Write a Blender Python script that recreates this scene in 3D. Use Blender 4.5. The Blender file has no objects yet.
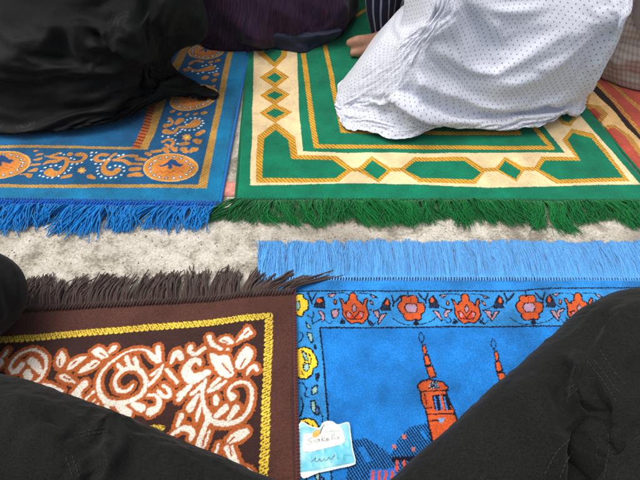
import bpy, bmesh, math
import numpy as np
from mathutils import Vector, noise as mnoise
from mathutils.bvhtree import BVHTree

rng = np.random.default_rng(11)
sc = bpy.context.scene
COL = sc.collection

# ------------------------------------------------------------------ view
H = 0.65                       # eye height of somebody sitting on the ground (m)
TH = math.radians(52.9)        # looking down
F = 500.0                      # focal length, in pixels of a 640 px wide frame
cT, sT = math.cos(TH), math.sin(TH)

def ray(px, py):
    u = (px - 320.0) / F; v = (240.0 - py) / F
    return np.array([u, cT + v * sT, -sT + v * cT])

def P(px, py, z=0.0):
    """point of the world seen at a place of the photo, at height z"""
    d = ray(px, py); t = (z - H) / d[2]
    return np.array([d[0] * t, d[1] * t, z])

def G(px, py, z=0.008):
    return P(px, py, z)[:2]

def GG(pts, z=0.008):
    return np.array([G(a, b, z) for a, b in pts])

def lin(r, g, b, k=1.0):
    o = []
    for c in (r, g, b):
        c = c / 255.0
        o.append(k * (c / 12.92 if c <= 0.04045 else ((c + 0.055) / 1.055) ** 2.4))
    return np.array(o)

# ------------------------------------------------------------------ numpy helpers
def smooth(x, a, b):
    t = np.clip((x - a) / (b - a), 0, 1)
    return t * t * (3 - 2 * t)

def vnoise(p, scale, seed=0):
    """value noise in 3D, -1..1"""
    p = np.asarray(p, float) * scale + 37.7 * seed + 100.0
    i = np.floor(p).astype(np.int64); f = p - i
    f = f * f * (3 - 2 * f)
    def h(a, b, c):
        n = (a * 374761393 + b * 668265263 + c * 2147483647 + seed * 97531) & 0x7fffffff
        n = ((n ^ (n >> 13)) * 1274126177) & 0x7fffffff
        n = (n ^ (n >> 16)) & 0x7fffffff
        return (n % 100003) / 50001.5 - 1
    x, y, z = i[..., 0], i[..., 1], i[..., 2]
    r = 0
    for dx in (0, 1):
        for dy in (0, 1):
            for dz in (0, 1):
                w = (f[..., 0] if dx else 1 - f[..., 0]) * (f[..., 1] if dy else 1 - f[..., 1]) * (f[..., 2] if dz else 1 - f[..., 2])
                r = r + w * h(x + dx, y + dy, z + dz)
    return r

def cr(Pts, n, closed=False):
    """Catmull-Rom through points along axis 0, n samples per span"""
    Pts = np.asarray(Pts, float); N = len(Pts)
    out = []
    spans = N if closed else N - 1
    for i in range(spans):
        if closed:
            a, b, c, d = Pts[(i - 1) % N], Pts[i], Pts[(i + 1) % N], Pts[(i + 2) % N]
        else:
            b, c = Pts[i], Pts[i + 1]
            a = Pts[i - 1] if i > 0 else 2 * b - c
            d = Pts[i + 2] if i + 2 < N else 2 * c - b
        for k in range(n):
            t = k / n
            out.append(0.5 * (2 * b + (c - a) * t + (2 * a - 5 * b + 4 * c - d) * t * t + (3 * b - a - 3 * c + d) * t ** 3))
    if not closed:
        out.append(Pts[-1])
    return np.array(out)

def mesh_np(name, V, faces_list, mat=None, parent=None, cols=None, uvs=None, shade=True):
    """faces_list: arrays of faces (m,k), k = 3 or 4"""
    me = bpy.data.meshes.new(name)
    V = np.asarray(V, np.float32)
    me.vertices.add(len(V)); me.vertices.foreach_set('co', V.ravel())
    loops = np.concatenate([np.asarray(f, np.int32).ravel() for f in faces_list])
    sizes = np.concatenate([np.full(len(f), np.asarray(f).shape[1], np.int32) for f in faces_list])
    starts = np.concatenate([[0], np.cumsum(sizes)[:-1]]).astype(np.int32)
    me.loops.add(len(loops)); me.loops.foreach_set('vertex_index', loops)
    me.polygons.add(len(sizes)); me.polygons.foreach_set('loop_start', starts)
    me.update(calc_edges=True); me.validate()
    if shade:
        me.polygons.foreach_set('use_smooth', np.ones(len(me.polygons), bool))
    if cols is not None:
        a = me.color_attributes.new('Col', 'FLOAT_COLOR', 'POINT')
        c4 = np.ones((len(V), 4), np.float32); c4[:, :3] = cols
        a.data.foreach_set('color', c4.ravel())
    if uvs is not None:
        uv = me.uv_layers.new(name='UVMap')
        li = np.empty(len(me.loops), np.int32); me.loops.foreach_get('vertex_index', li)
        uv.data.foreach_set('uv', np.asarray(uvs, np.float32)[li].ravel())
    o = bpy.data.objects.new(name, me); COL.objects.link(o)
    if mat: me.materials.append(mat)
    if parent is not None: o.parent = parent
    return o

def thing(name, label, cat, loc=(0, 0, 0), group=None):
    o = bpy.data.objects.new(name, None); COL.objects.link(o)
    o.location = loc; o.empty_display_size = 0.05
    o['label'] = label; o['category'] = cat
    if group: o['group'] = group
    return o

def adopt(child, parent):
    """parent a mesh built in world coordinates under a thing"""
    child.data.transform(__import__('mathutils').Matrix.Translation(-Vector(parent.location)))
    child.parent = parent
    return child

# ------------------------------------------------------------------ materials
def new_mat(name):
    m = bpy.data.materials.new(name); m.use_nodes = True
    nt = m.node_tree; b = nt.nodes['Principled BSDF']
    return m, nt, b

def nd(nt, t, **kw):
    n = nt.nodes.new(t)
    for k, v in kw.items():
        setattr(n, k, v)
    return n

def L(nt, a, b): nt.links.new(a, b)

def mathn(nt, op, a, b=None):
    n = nd(nt, 'ShaderNodeMath', operation=op)
    for i, x in enumerate((a, b)):
        if x is None: continue
        if isinstance(x, (int, float)): n.inputs[i].default_value = x
        else: L(nt, x, n.inputs[i])
    return n.outputs[0]

def noise_tex(nt, scale, detail=3, rough=0.6, vec=None):
    n = nd(nt, 'ShaderNodeTexNoise'); n.inputs['Scale'].default_value = scale
    n.inputs['Detail'].default_value = detail; n.inputs['Roughness'].default_value = rough
    if vec is not None: L(nt, vec, n.inputs['Vector'])
    return n

def ramp(nt, fac, stops):
    r = nd(nt, 'ShaderNodeValToRGB'); L(nt, fac, r.inputs[0])
    e = r.color_ramp.elements
    while len(e) < len(stops): e.new(0.5)
    for el, (p, c) in zip(e, stops):
        el.position = p; el.color = (c[0], c[1], c[2], 1) if hasattr(c, '__len__') else (c, c, c, 1)
    return r.outputs[0]

def mul_color(nt, col, fac):
    m = nd(nt, 'ShaderNodeMix', data_type='RGBA', blend_type='MULTIPLY'); m.inputs[0].default_value = 1
    L(nt, col, m.inputs[6]); L(nt, fac, m.inputs[7])
    return m.outputs[2]

def pile_mat(name, sheen=0.25, mott=0.12, mscale=11.0, grain=0.25, gscale=700.0, bump=0.5):
    m, nt, b = new_mat(name)
    at = nd(nt, 'ShaderNodeAttribute', attribute_name='Col')
    tc = nd(nt, 'ShaderNodeTexCoord')
    n1 = noise_tex(nt, mscale, 4, 0.6, tc.outputs['Object'])
    m1 = ramp(nt, n1.outputs[0], [(0.3, 1 - mott * 1.3), (0.7, 1 + mott)])
    n2 = noise_tex(nt, gscale, 2, 0.6, tc.outputs['Object'])
    m2 = ramp(nt, n2.outputs[0], [(0.3, 1 - grain), (0.7, 1 + grain)])
    c = mul_color(nt, mul_color(nt, at.outputs['Color'], m1), m2)
    L(nt, c, b.inputs['Base Color'])
    b.inputs['Roughness'].default_value = 0.9
    b.inputs['Specular IOR Level'].default_value = 0.15
    b.inputs['Sheen Weight'].default_value = sheen
    b.inputs['Sheen Roughness'].default_value = 0.5
    bp = nd(nt, 'ShaderNodeBump'); bp.inputs['Strength'].default_value = bump
    bp.inputs['Distance'].default_value = 0.0012
    L(nt, n2.outputs[0], bp.inputs['Height']); L(nt, bp.outputs[0], b.inputs['Normal'])
    return m

def yarn_mat(name):
    m, nt, b = new_mat(name)
    at = nd(nt, 'ShaderNodeAttribute', attribute_name='Col')
    tc = nd(nt, 'ShaderNodeTexCoord')
    n2 = noise_tex(nt, 900, 2, 0.6, tc.outputs['Object'])
    m2 = ramp(nt, n2.outputs[0], [(0.3, 0.6), (0.7, 1.3)])
    L(nt, mul_color(nt, at.outputs['Color'], m2), b.inputs['Base Color'])
    b.inputs['Roughness'].default_value = 0.9
    b.inputs['Specular IOR Level'].default_value = 0.08
    b.inputs['Sheen Weight'].default_value = 0.3
    return m

def cloth_mat(name, color, rough=0.85, sheen=0.2, weave=1500.0, wr=0.0015, spec=0.3, var=0.12, wrinkle=28.0, wstr=0.35, grain=0.2):
    m, nt, b = new_mat(name)
    tc = nd(nt, 'ShaderNodeTexCoord')
    n1 = noise_tex(nt, 9, 4, 0.6, tc.outputs['Object'])
    rgb = nd(nt, 'ShaderNodeRGB'); rgb.outputs[0].default_value = (*color, 1)
    m1 = ramp(nt, n1.outputs[0], [(0.3, 1 - var), (0.7, 1 + var)])
    n3 = noise_tex(nt, weave, 1, 0.5, tc.outputs['Object'])
    m3 = ramp(nt, n3.outputs[0], [(0.3, 1 - grain), (0.7, 1 + grain)])
    c = mul_color(nt, mul_color(nt, rgb.outputs[0], m1), m3)
    L(nt, c, b.inputs['Base Color'])
    b.inputs['Roughness'].default_value = rough
    b.inputs['Specular IOR Level'].default_value = spec
    b.inputs['Sheen Weight'].default_value = sheen
    n2 = noise_tex(nt, wrinkle, 5, 0.55, tc.outputs['Object'])
    bp = nd(nt, 'ShaderNodeBump'); bp.inputs['Strength'].default_value = wstr; bp.inputs['Distance'].default_value = 0.01
    L(nt, n2.outputs[0], bp.inputs['Height'])
    bp2 = nd(nt, 'ShaderNodeBump'); bp2.inputs['Strength'].default_value = 0.35; bp2.inputs['Distance'].default_value = wr
    L(nt, n3.outputs[0], bp2.inputs['Height']); L(nt, bp.outputs[0], bp2.inputs['Normal'])
    L(nt, bp2.outputs[0], b.inputs['Normal'])
    m['basecol'] = 1
    return m, nt, b, c

# ------------------------------------------------------------------ rug canvas: a fine sheet of pile whose yarns are coloured in code
class Rug:
    def __init__(s, quad, xs, ys, base_col, zfun, thick=0.007, jag=0.00038, tz=0.008):
        """quad = near-left, near-right, far-right, far-left (world xy); xs, ys = parameters 0..1 of the grid lines"""
        s.q = [np.asarray(c, float) for c in quad]; s.tz = tz
        S, T = np.meshgrid(xs, ys); s.S, s.T = S, T
        q = s.q
        X = ((1 - S) * (1 - T))[..., None] * q[0] + (S * (1 - T))[..., None] * q[1] + (S * T)[..., None] * q[2] + ((1 - S) * T)[..., None] * q[3]
        # slightly wavy edges
        e = vnoise(np.dstack([X, 0 * S]), 9.0, 3) * 0.0036
        X = X + np.dstack([e, vnoise(np.dstack([X, 0 * S]), 8.0, 5) * 0.0036])
        s.XY = X; s.shape = S.shape
        s.pts = X.reshape(-1, 2)
        s.look = s.pts + rng.normal(0, jag, s.pts.shape)
        z3 = np.column_stack([s.pts, 0 * s.pts[:, 0]]); s.look = s.look + np.column_stack([vnoise(z3, 14.0, 21), vnoise(z3, 14.0, 22)]) * 0.0014 + np.column_stack([vnoise(z3, 60.0, 23), vnoise(z3, 60.0, 24)]) * 0.0004
        s.col = np.tile(np.asarray(base_col, float), (len(s.pts), 1))
        s.zfun = zfun; s.thick = thick
    def sel(s, pts, pad):
        lo = pts.min(0) - pad; hi = pts.max(0) + pad
        return np.where(((s.look >= lo) & (s.look <= hi)).all(1))[0]
    def poly_mask(s, pts):
        pts = np.asarray(pts); idx = s.sel(pts, 0.001); p = s.look[idx]
        ins = np.zeros(len(idx), bool); n = len(pts)
        for i in range(n):
            a, b = pts[i], pts[(i + 1) % n]
            if a[1] == b[1]: continue
            c = ((a[1] > p[:, 1]) != (b[1] > p[:, 1])) & (p[:, 0] < (b[0] - a[0]) * (p[:, 1] - a[1]) / (b[1] - a[1]) + a[0])
            ins ^= c
        return idx[ins]
    def dist(s, pts, rad, pad=0.0):
        """signed distance to a polyline of varying radius: (idx, d, along)"""
        pts = np.asarray(pts); rad = np.asarray(rad, float)
        idx = s.sel(pts, rad.max() + pad); p = s.look[idx]
        D = np.full(len(idx), 1e9); A = np.zeros(len(idx)); acc = 0
        if len(pts) == 1:
            return idx, np.linalg.norm(p - pts[0], axis=1) - rad[0], A
        for i in range(len(pts) - 1):
            a, b = pts[i], pts[i + 1]; ab = b - a; l2 = max(ab @ ab, 1e-12)
            t = np.clip(((p - a) @ ab) / l2, 0, 1)
            d = np.linalg.norm(p - (a + t[:, None] * ab), axis=1) - (rad[i] + (rad[i + 1] - rad[i]) * t)
            m = d < D; D[m] = d[m]; A[m] = acc + t[m] * math.sqrt(l2); acc += math.sqrt(l2)
        return idx, D, A
    def fill(s, pts, c):
        s.col[s.poly_mask(pts)] = c
    def line(s, pts, r, c):
        idx, d, a = s.dist(pts, np.full(len(pts), r) if np.isscalar(r) else r)
        s.col[idx[d < 0]] = c
    def outline(s, pts, r, c):
        s.line(np.vstack([pts, pts[:1]]), r, c)
    def hatch(s, idx, per, ang, frac, c):
        p = s.pts[idx]; v = (p[:, 0] * math.cos(ang) + p[:, 1] * math.sin(ang)) / per
        s.col[idx[(v - np.floor(v)) < frac]] = c
    def zat(s, xy):
        return s.zfun(xy) + s.thick
    def build(s, mat, root, name='pile'):
        ny, nx = s.shape
        und = vnoise(np.column_stack([s.pts, 0 * s.pts[:, 0]]), 6.0, 9) * 0.0024 + vnoise(np.column_stack([s.pts, 0 * s.pts[:, 0]]), 21.0, 4) * 0.0010
        S, T = s.S.ravel(), s.T.ravel()
        wx = np.linalg.norm(s.q[1] - s.q[0]); wy = np.linalg.norm(s.q[3] - s.q[0])
        ed = np.minimum(np.minimum(S, 1 - S) * wx, np.minimum(T, 1 - T) * wy)
        z = s.zfun(s.pts) + s.thick + und - 0.0035 * (1 - smooth(ed, 0, 0.006))
        V = np.column_stack([s.pts, z])
        I = np.arange(ny * nx).reshape(ny, nx)
        Fq = np.stack([I[:-1, :-1], I[:-1, 1:], I[1:, 1:], I[1:, :-1]], -1).reshape(-1, 4)
        ring = np.concatenate([I[0, :], I[1:, -1], I[-1, -2::-1], I[-2:0:-1, 0]])
        Vb = V[ring].copy(); Vb[:, 2] = s.zfun(s.pts[ring]) + 0.0008
        n0 = len(V); k = len(ring); j = np.arange(k); j2 = (j + 1) % k
        Fs = np.stack([n0 + j, n0 + j2, ring[j2], ring[j]], -1)
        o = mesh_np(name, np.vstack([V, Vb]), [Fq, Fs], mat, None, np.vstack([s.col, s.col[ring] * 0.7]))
        return adopt(o, root)

def lines_between(a, b, step, lo, hi, coarse):
    """grid parameters: fine between lo and hi (metres from the start), coarse elsewhere; total length b"""
    x = [np.arange(lo, hi, step)]
    if lo > 0: x.insert(0, np.arange(0, lo, coarse))
    if hi < b: x.append(np.arange(hi, b, coarse))
    x = np.unique(np.append(np.concatenate(x), b)) / b
    return x

# ------------------------------------------------------------------ yarn
def tubes(paths, rad, sides=4, cols=None):
    N, M, _ = paths.shape
    t = np.gradient(paths, axis=1); t /= np.linalg.norm(t, axis=2, keepdims=True) + 1e-9
    up = np.zeros_like(t); up[..., 2] = 1
    sd = np.cross(t, up); ln = np.linalg.norm(sd, axis=2, keepdims=True)
    sd = np.where(ln < 1e-3, np.array([1., 0, 0]), sd / (ln + 1e-9)); u2 = np.cross(sd, t)
    V = []
    for k in range(sides):
        a = 2 * math.pi * k / sides + 0.4
        V.append(paths + rad[..., None] * (math.cos(a) * sd + math.sin(a) * u2))
    V = np.stack(V, 2)                                   # N,M,sides,3
    I = np.arange(N * M * sides).reshape(N, M, sides)
    a, b = I[:, :-1], I[:, 1:]
    Fq = np.stack([a, np.roll(a, -1, 2), np.roll(b, -1, 2), b], -1).reshape(-1, 4)
    C = None if cols is None else np.repeat(cols, M * sides, 0)
    return V.reshape(-1, 3), Fq, C

def fringe(root, mat, edge, out, n, length, r, col, colvar=0.25, lean=0.0, leanj=0.25, clumps=40, clump=0.5, lj=0.15,
           z0=0.006, zt=0.0015, stack=0.006, wig=0.003, arch=0.003, M=9, bend=0.0, s_rng=(0, 1), lean_fn=None, len_fn=None, name='fringe', seed=1, gap=0.0):
    g = np.random.default_rng(seed)
    edge = np.asarray(edge, float)
    seg = np.linalg.norm(np.diff(edge[:, :2], axis=0), axis=1); cum = np.concatenate([[0], np.cumsum(seg)]); tot = cum[-1]
    s = np.sort(g.uniform(s_rng[0], s_rng[1], n))
    ex = lambda q: np.stack([np.interp(q * tot, cum, edge[:, k]) for k in range(3)], -1)
    base = ex(s); tg = (ex(np.minimum(s + 0.01, 1)) - ex(np.maximum(s - 0.01, 0))); tg[:, 2] = 0
    tg /= np.linalg.norm(tg, axis=1, keepdims=True)
    o = np.column_stack([-tg[:, 1], tg[:, 0], 0 * s]); o *= np.sign(o @ np.array([*out, 0.0]))[:, None]
    cl = np.sort(g.uniform(-0.02, 1.02, clumps)); ci = np.abs(s[:, None] - cl[None]).argmin(1)
    cj = g.normal(0, 0.35, clumps); clen = 1 + g.normal(0, lj, clumps); chigh = g.uniform(0, 1, clumps)
    camt = np.clip(g.normal(clump, 0.2, clumps), 0, 0.95)
    Ls = length * clen[ci] * (1 + g.normal(0, lj * 0.6, n))
    if len_fn is not None: Ls = Ls * len_fn(s)
    side = (cl[ci] - s) * tot * camt[ci] + Ls * (lean + cj[ci] * leanj + g.normal(0, leanj * 0.4, n))
    if lean_fn is not None: side = side + Ls * lean_fn(s)
    f = np.linspace(0, 1, M)[None, :]
    ph = g.uniform(0, 6.28, n)[:, None]; fr = g.uniform(2, 6, n)[:, None]
    cph = g.uniform(0, 6.28, clumps)[ci][:, None]; cam_ = g.normal(0, 1, clumps)[ci][:, None]
    lat = side[:, None] * f ** 1.35 + bend * cam_ * np.sin(3.6 * f + cph) * f + wig * g.normal(0, 1, n)[:, None] * np.sin(fr * f * 2 + ph) * f
    frw = np.sqrt(np.clip(1 - (side / np.maximum(Ls, 1e-6)) ** 2 * 0.35, 0.3, 1))[:, None]
    outd = Ls[:, None] * f * frw
    zz = z0 * (1 - f) ** 1.5 + zt + (g.uniform(0, stack, n)[:, None] * (0.3 + 0.7 * chigh[ci][:, None])) * smooth(f, 0, 0.25) * (1 - 0.65 * f) + arch * np.sin(np.pi * f) * g.uniform(0, 1, n)[:, None]
    pth = base[:, None, :] + tg[:, None, :] * lat[..., None] + o[:, None, :] * outd[..., None]
    pth[..., 2] = zz + (base[:, 2:3] - z0) * (1 - smooth(f, 0, 0.6))
    rad = r * (1 - 0.45 * f ** 3) * np.ones((n, 1)) * g.uniform(0.75, 1.2, n)[:, None]
    c = np.asarray(col)[None] * (1 + g.uniform(-colvar, colvar, n))[:, None]
    V, Fq, C = tubes(pth, rad, 5 if r > 0.0009 else 4, np.clip(c, 0, 1))
    ob = adopt(mesh_np(name, V, [Fq], mat, None, C), root); ob['kind'] = 'stuff'
    return ob

def braid(root, mat, edge, r, pitch, col, slant=0.6, colvar=0.2, name='hem_braid', wid=1.0, seed=2):
    """a row of slanted stitches along an edge"""
    g = np.random.default_rng(seed)
    edge = np.asarray(edge, float)
    seg = np.linalg.norm(np.diff(edge[:, :2], axis=0), axis=1); cum = np.concatenate([[0], np.cumsum(seg)]); tot = cum[-1]
    n = int(tot / pitch); s = (np.arange(n) + 0.5) / n
    ex = lambda q: np.stack([np.interp(q * tot, cum, edge[:, k]) for k in range(3)], -1)
    b = ex(s); tg = ex(np.minimum(s + 0.01, 1)) - ex(np.maximum(s - 0.01, 0)); tg[:, 2] = 0
    tg /= np.linalg.norm(tg, axis=1, keepdims=True); pr = np.column_stack([-tg[:, 1], tg[:, 0], 0 * s])
    f = np.linspace(-1, 1, 7)
    pth = b[:, None] + (pr * r * 2.2 * wid)[:, None] * f[None, :, None] + (tg * pitch * slant)[:, None] * f[None, :, None] + g.normal(0, r * 0.12, (n, 1, 3))
    pth[..., 2] += r * 0.9 * np.cos(f * 1.4)[None]
    rad = r * np.sqrt(np.clip(1.05 - f ** 2, 0.05, 1))[None] * np.ones((n, 1))
    c = np.asarray(col)[None] * (1 + g.uniform(-colvar, colvar, n))[:, None]
    V, Fq, C = tubes(pth, rad, 6, c)
    ob = adopt(mesh_np(name, V, [Fq], mat, None, C), root); ob['kind'] = 'stuff'
    return ob

def cord(root, mat, pts, r, col, name='side_binding', per=0.006):
    p = np.asarray(pts, float); p = cr(p, 40)
    d = np.concatenate([[0], np.cumsum(np.linalg.norm(np.diff(p, axis=0), axis=1))])
    n = int(d[-1] / 0.0012); q = np.linspace(0, d[-1], n)
    p = np.stack([np.interp(q, d, p[:, k]) for k in range(3)], -1)
    rad = r * (1 + 0.22 * np.sin(q / per * 6.28) + rng.normal(0, 0.05, n))
    V, Fq, _ = tubes(p[None], rad[None], 7)
    C = np.tile(np.asarray(col), (len(V), 1)) * (1 + 0.25 * np.sin(np.repeat(q, 7) / per * 6.28 + 0.9))[:, None]
    return adopt(mesh_np(name, V, [Fq], mat, None, C), root)

# ------------------------------------------------------------------ draped cloth
def surf_from_rows(rows, sub_r, sub_c, closed=True):
    A = np.asarray(rows, float)                                   # R,C,3
    B = cr(A, sub_r)                                              # along rows
    C = np.swapaxes(cr(np.swapaxes(B, 0, 1), sub_c, closed), 0, 1)
    return C

def folds(V, N, bvh, lst):
    """each fold: (photo points, height in m, half width in m); found on the surface, then raised or sunk along the normal"""
    off = np.zeros(len(V))
    for pts, h, w in lst:
        pts = cr(np.array(pts, float), 6)
        hit = []
        for a, b in pts:
            d = ray(a, b); r = bvh.ray_cast(Vector((0, 0, H)), Vector(d).normalized())
            if r[0] is not None: hit.append(np.array(r[0]))
        if len(hit) < 2: continue
        hit = np.array(hit); best = np.full(len(V), 1e9); al = np.zeros(len(V)); n = len(hit) - 1
        lo, hi = hit.min(0) - 4 * w, hit.max(0) + 4 * w
        ok = ((V > lo) & (V < hi)).all(1); idx = np.where(ok)[0]; p = V[idx]
        bd = best[idx]; ba = al[idx]
        for i in range(n):
            a, b = hit[i], hit[i + 1]; ab = b - a
            if ab @ ab > 0.0036: continue
            t = np.clip(((p - a) @ ab) / max(ab @ ab, 1e-12), 0, 1)
            dd = np.linalg.norm(p - (a + t[:, None] * ab), axis=1); m = dd < bd
            bd[m] = dd[m]; ba[m] = (i + t[m]) / n
        taper = smooth(ba, 0, 0.2) * (1 - smooth(ba, 0.8, 1)) * 0.85 + 0.15
        off[idx] += h * np.exp(-(bd / w) ** 2) * taper
    return off

def normals_of(V, Fq):
    a, b, c, d = (V[Fq[:, k]] for k in range(4))
    fn = np.cross(c - a, d - b); N = np.zeros_like(V)
    for k in range(4): np.add.at(N, Fq[:, k], fn)
    return N / (np.linalg.norm(N, axis=1, keepdims=True) + 1e-12)

def settle(V, faces, N, pin, soft=None, frames=22, grow=0.07, inset=0.007, floor=0.009, bend=0.3, K=5.0):
    """let a cloth with some slack fall onto the form it was cut for; returns the settled vertices"""
    def mk(nm, v, fl):
        me = bpy.data.meshes.new(nm); me.from_pydata([tuple(x * K) for x in v], [], [tuple(int(i) for i in f) for a in fl for f in a]); me.update()
        o = bpy.data.objects.new(nm, me); COL.objects.link(o); return o
    form = V - N * inset; form[:, 2] = np.maximum(form[:, 2], floor - 0.002)
    c = mk('form', form, faces); q = c.modifiers.new('c', 'COLLISION'); c.collision.thickness_outer = 0.012; c.collision.cloth_friction = 12
    fl = mk('base', np.array([(-3, -3, floor), (3, -3, floor), (3, 3, floor), (-3, 3, floor)]), [np.array([[0, 1, 2, 3]])]); fl.modifiers.new('c', 'COLLISION'); fl.collision.thickness_outer = 0.012; fl.collision.cloth_friction = 30
    o = mk('cloth', V, faces)
    g = o.vertex_groups.new(name='pin'); g.add([int(i) for i in np.where(pin)[0]], 1.0, 'REPLACE')
    if soft is not None: g.add([int(i) for i in np.where(soft & ~pin)[0]], 0.5, 'REPLACE')
    m = o.modifiers.new('cloth', 'CLOTH'); st = m.settings; st.quality = 6; st.mass = 0.25; st.vertex_group_mass = 'pin'
    st.tension_stiffness = 20; st.compression_stiffness = 20; st.shear_stiffness = 6; st.bending_stiffness = bend; st.air_damping = 1.0
    st.shrink_min = -grow; st.shrink_max = -grow
    m.collision_settings.distance_min = 0.012; m.collision_settings.collision_quality = 3; m.collision_settings.use_self_collision = True; m.collision_settings.self_distance_min = 0.010
    m.point_cache.frame_start = 1; m.point_cache.frame_end = frames
    for f in range(1, frames + 1):
        sc.frame_set(f)
    ev = o.evaluated_get(bpy.context.evaluated_depsgraph_get()); me = ev.to_mesh()
    out = np.empty(len(me.vertices) * 3); me.vertices.foreach_get('co', out); ev.to_mesh_clear()
    for x in (o, c, fl):
        d = x.data; bpy.data.objects.remove(x); bpy.data.meshes.remove(d)
    sc.frame_set(1)
    return out.reshape(-1, 3) / K

def drape(name, rows, mat, root, sub=(10, 12), fold=(), wr=(0.003, 14.0), seed=1, closed=True, cap=True, solid=0.0, minz=0.002, sim=None):
    S = surf_from_rows(rows, sub[0], sub[1], closed)
    R, C, _ = S.shape
    I = np.arange(R * C).reshape(R, C)
    if closed:
        J = np.roll(I, -1, 1); Fq = np.stack([I[:-1], J[:-1], J[1:], I[1:]], -1).reshape(-1, 4)
    else:
        Fq = np.stack([I[:-1, :-1], I[:-1, 1:], I[1:, 1:], I[1:, :-1]], -1).reshape(-1, 4)
    V = S.reshape(-1, 3).copy()
    # arc-length texture coordinates, in metres
    du = np.linalg.norm(np.diff(S, axis=1), axis=2).mean(0); dv = np.linalg.norm(np.diff(S, axis=0), axis=2).mean(1)
    U = np.concatenate([[0], np.cumsum(du)]); W = np.concatenate([[0], np.cumsum(dv)])
    uv = np.stack(np.meshgrid(U, W), -1).reshape(-1, 2)
    N = normals_of(V, Fq)
    bvh = BVHTree.FromPolygons([tuple(v) for v in V], [tuple(f) for f in Fq])
    c0 = V.mean(0); sgn = np.sign(((V - c0) * N).sum(1).mean()) or 1.0
    N *= sgn
    off = folds(V, N, bvh, fold)
    st = np.column_stack([uv[:, 0], uv[:, 1] * 0.45, V[:, 0]])
    w = vnoise(st, wr[1], seed) ; w2 = vnoise(V, wr[1] * 2.7, seed + 3)
    off += wr[0] * ((1 - np.abs(w)) * 1.4 - 0.7) + wr[0] * 0.35 * w2
    V = V + N * off[:, None]
    V[:, 2] = np.maximum(V[:, 2], minz + 0.001 * (vnoise(V, 30, 2) + 1))
    faces = [Fq if sgn > 0 else Fq[:, ::-1]]
    if sim:
        N2 = normals_of(V, faces[0])
        pin = np.zeros(len(V), bool); pin[I[-1]] = True; pin |= V[:, 2] > sim.get('pin', 0.32)
        soft = np.zeros(len(V), bool); soft[I[0]] = True; soft[I[1]] = True
        V = settle(V, faces, N2, pin, soft, sim.get('frames', 22), sim.get('grow', 0.07), sim.get('inset', 0.007), minz, sim.get('bend', 0.3))
    if closed and cap:
        top = V[I[-1]].mean(0); V = np.vstack([V, top]); uv = np.vstack([uv, uv[-1:]])
        t = I[-1]; faces.append(np.stack([t, np.roll(t, -1), np.full(C, len(V) - 1)], -1))
    o = mesh_np(name, V, faces, mat, None, None, uv)
    if sim:
        m = o.modifiers.new('fine', 'SUBSURF'); m.levels = 1; m.render_levels = 1
    if solid:
        m = o.modifiers.new('thick', 'SOLIDIFY'); m.thickness = solid; m.offset = -1
    return adopt(o, root) if root is not None else o

def close_row(vis, bulge, m=5):
    """close a visible strip of points round the far side with an arc bulging by `bulge` (m)"""
    a, b = vis[-1], vis[0]; c = (a + b) / 2; out = []
    for k in range(1, m + 1):
        t = math.pi * k / (m + 1)
        q = math.cos(t); p = c + (a - c) * q * abs(q) ** 1.2; p = p + np.array([0, bulge * math.sin(t), 0]); out.append(p)
    return np.vstack([vis, out])

def ellipse_row(cx, cy, rx, ry, z, n, m=5):
    """n points round the near half (left to right), m round the far half"""
    out = []
    for k in range(n):
        t = math.pi + math.pi * k / (n - 1); out.append((cx + rx * math.cos(t), cy + ry * math.sin(t), z))
    for k in range(1, m + 1):
        t = math.pi * k / (m + 1); out.append((cx + rx * math.cos(t), cy + ry * math.sin(t), z))
    return np.array(out)

def prow(pts, z):
    zz = z if hasattr(z, '__len__') else [z] * len(pts)
    return np.array([P(a, b, c) for (a, b), c in zip(pts, zz)])

# ------------------------------------------------------------------ solid bodies: tapered limbs fused into one skin
def capsule(pts, rads, n=20):
    pts = np.asarray(pts, float); rads = np.asarray(rads, float)
    d = np.gradient(pts, axis=0); d /= np.linalg.norm(d, axis=1, keepdims=True) + 1e-9
    rp, rr, rd = [], [], []
    for k in (0.98, 0.85, 0.55, 0.25):
        rp.append(pts[0] - d[0] * rads[0] * k); rr.append(rads[0] * math.sqrt(1 - k * k)); rd.append(d[0])
    for p, r, q in zip(pts, rads, d): rp.append(p); rr.append(r); rd.append(q)
    for k in (0.25, 0.55, 0.85, 0.98):
        rp.append(pts[-1] + d[-1] * rads[-1] * k); rr.append(rads[-1] * math.sqrt(1 - k * k)); rd.append(d[-1])
    V = []; ref = np.array([0, 0, 1.0]) if abs(d[0][2]) < 0.9 else np.array([1.0, 0, 0])
    for p, r, q in zip(rp, rr, rd):
        a = np.cross(q, ref); a /= np.linalg.norm(a) + 1e-9; b = np.cross(a, q)
        for k in range(n):
            t = 2 * math.pi * k / n; V.append(p + r * (math.cos(t) * a + math.sin(t) * b))
    Rn = len(rp); I = np.arange(Rn * n).reshape(Rn, n); J = np.roll(I, -1, 1)
    F_ = [tuple(f) for f in np.stack([I[:-1], J[:-1], J[1:], I[1:]], -1).reshape(-1, 4)]
    F_.append(tuple(I[0][::-1])); F_.append(tuple(I[-1]))
    return V, F_

def ball(c, r, rot=None):
    bm = bmesh.new(); bmesh.ops.create_uvsphere(bm, u_segments=24, v_segments=14, radius=1)
    V = [np.array(v.co) * np.asarray(r) + np.asarray(c) for v in bm.verts]
    F_ = [tuple(v.index for v in f.verts) for f in bm.faces]; bm.free()
    return V, F_

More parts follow.
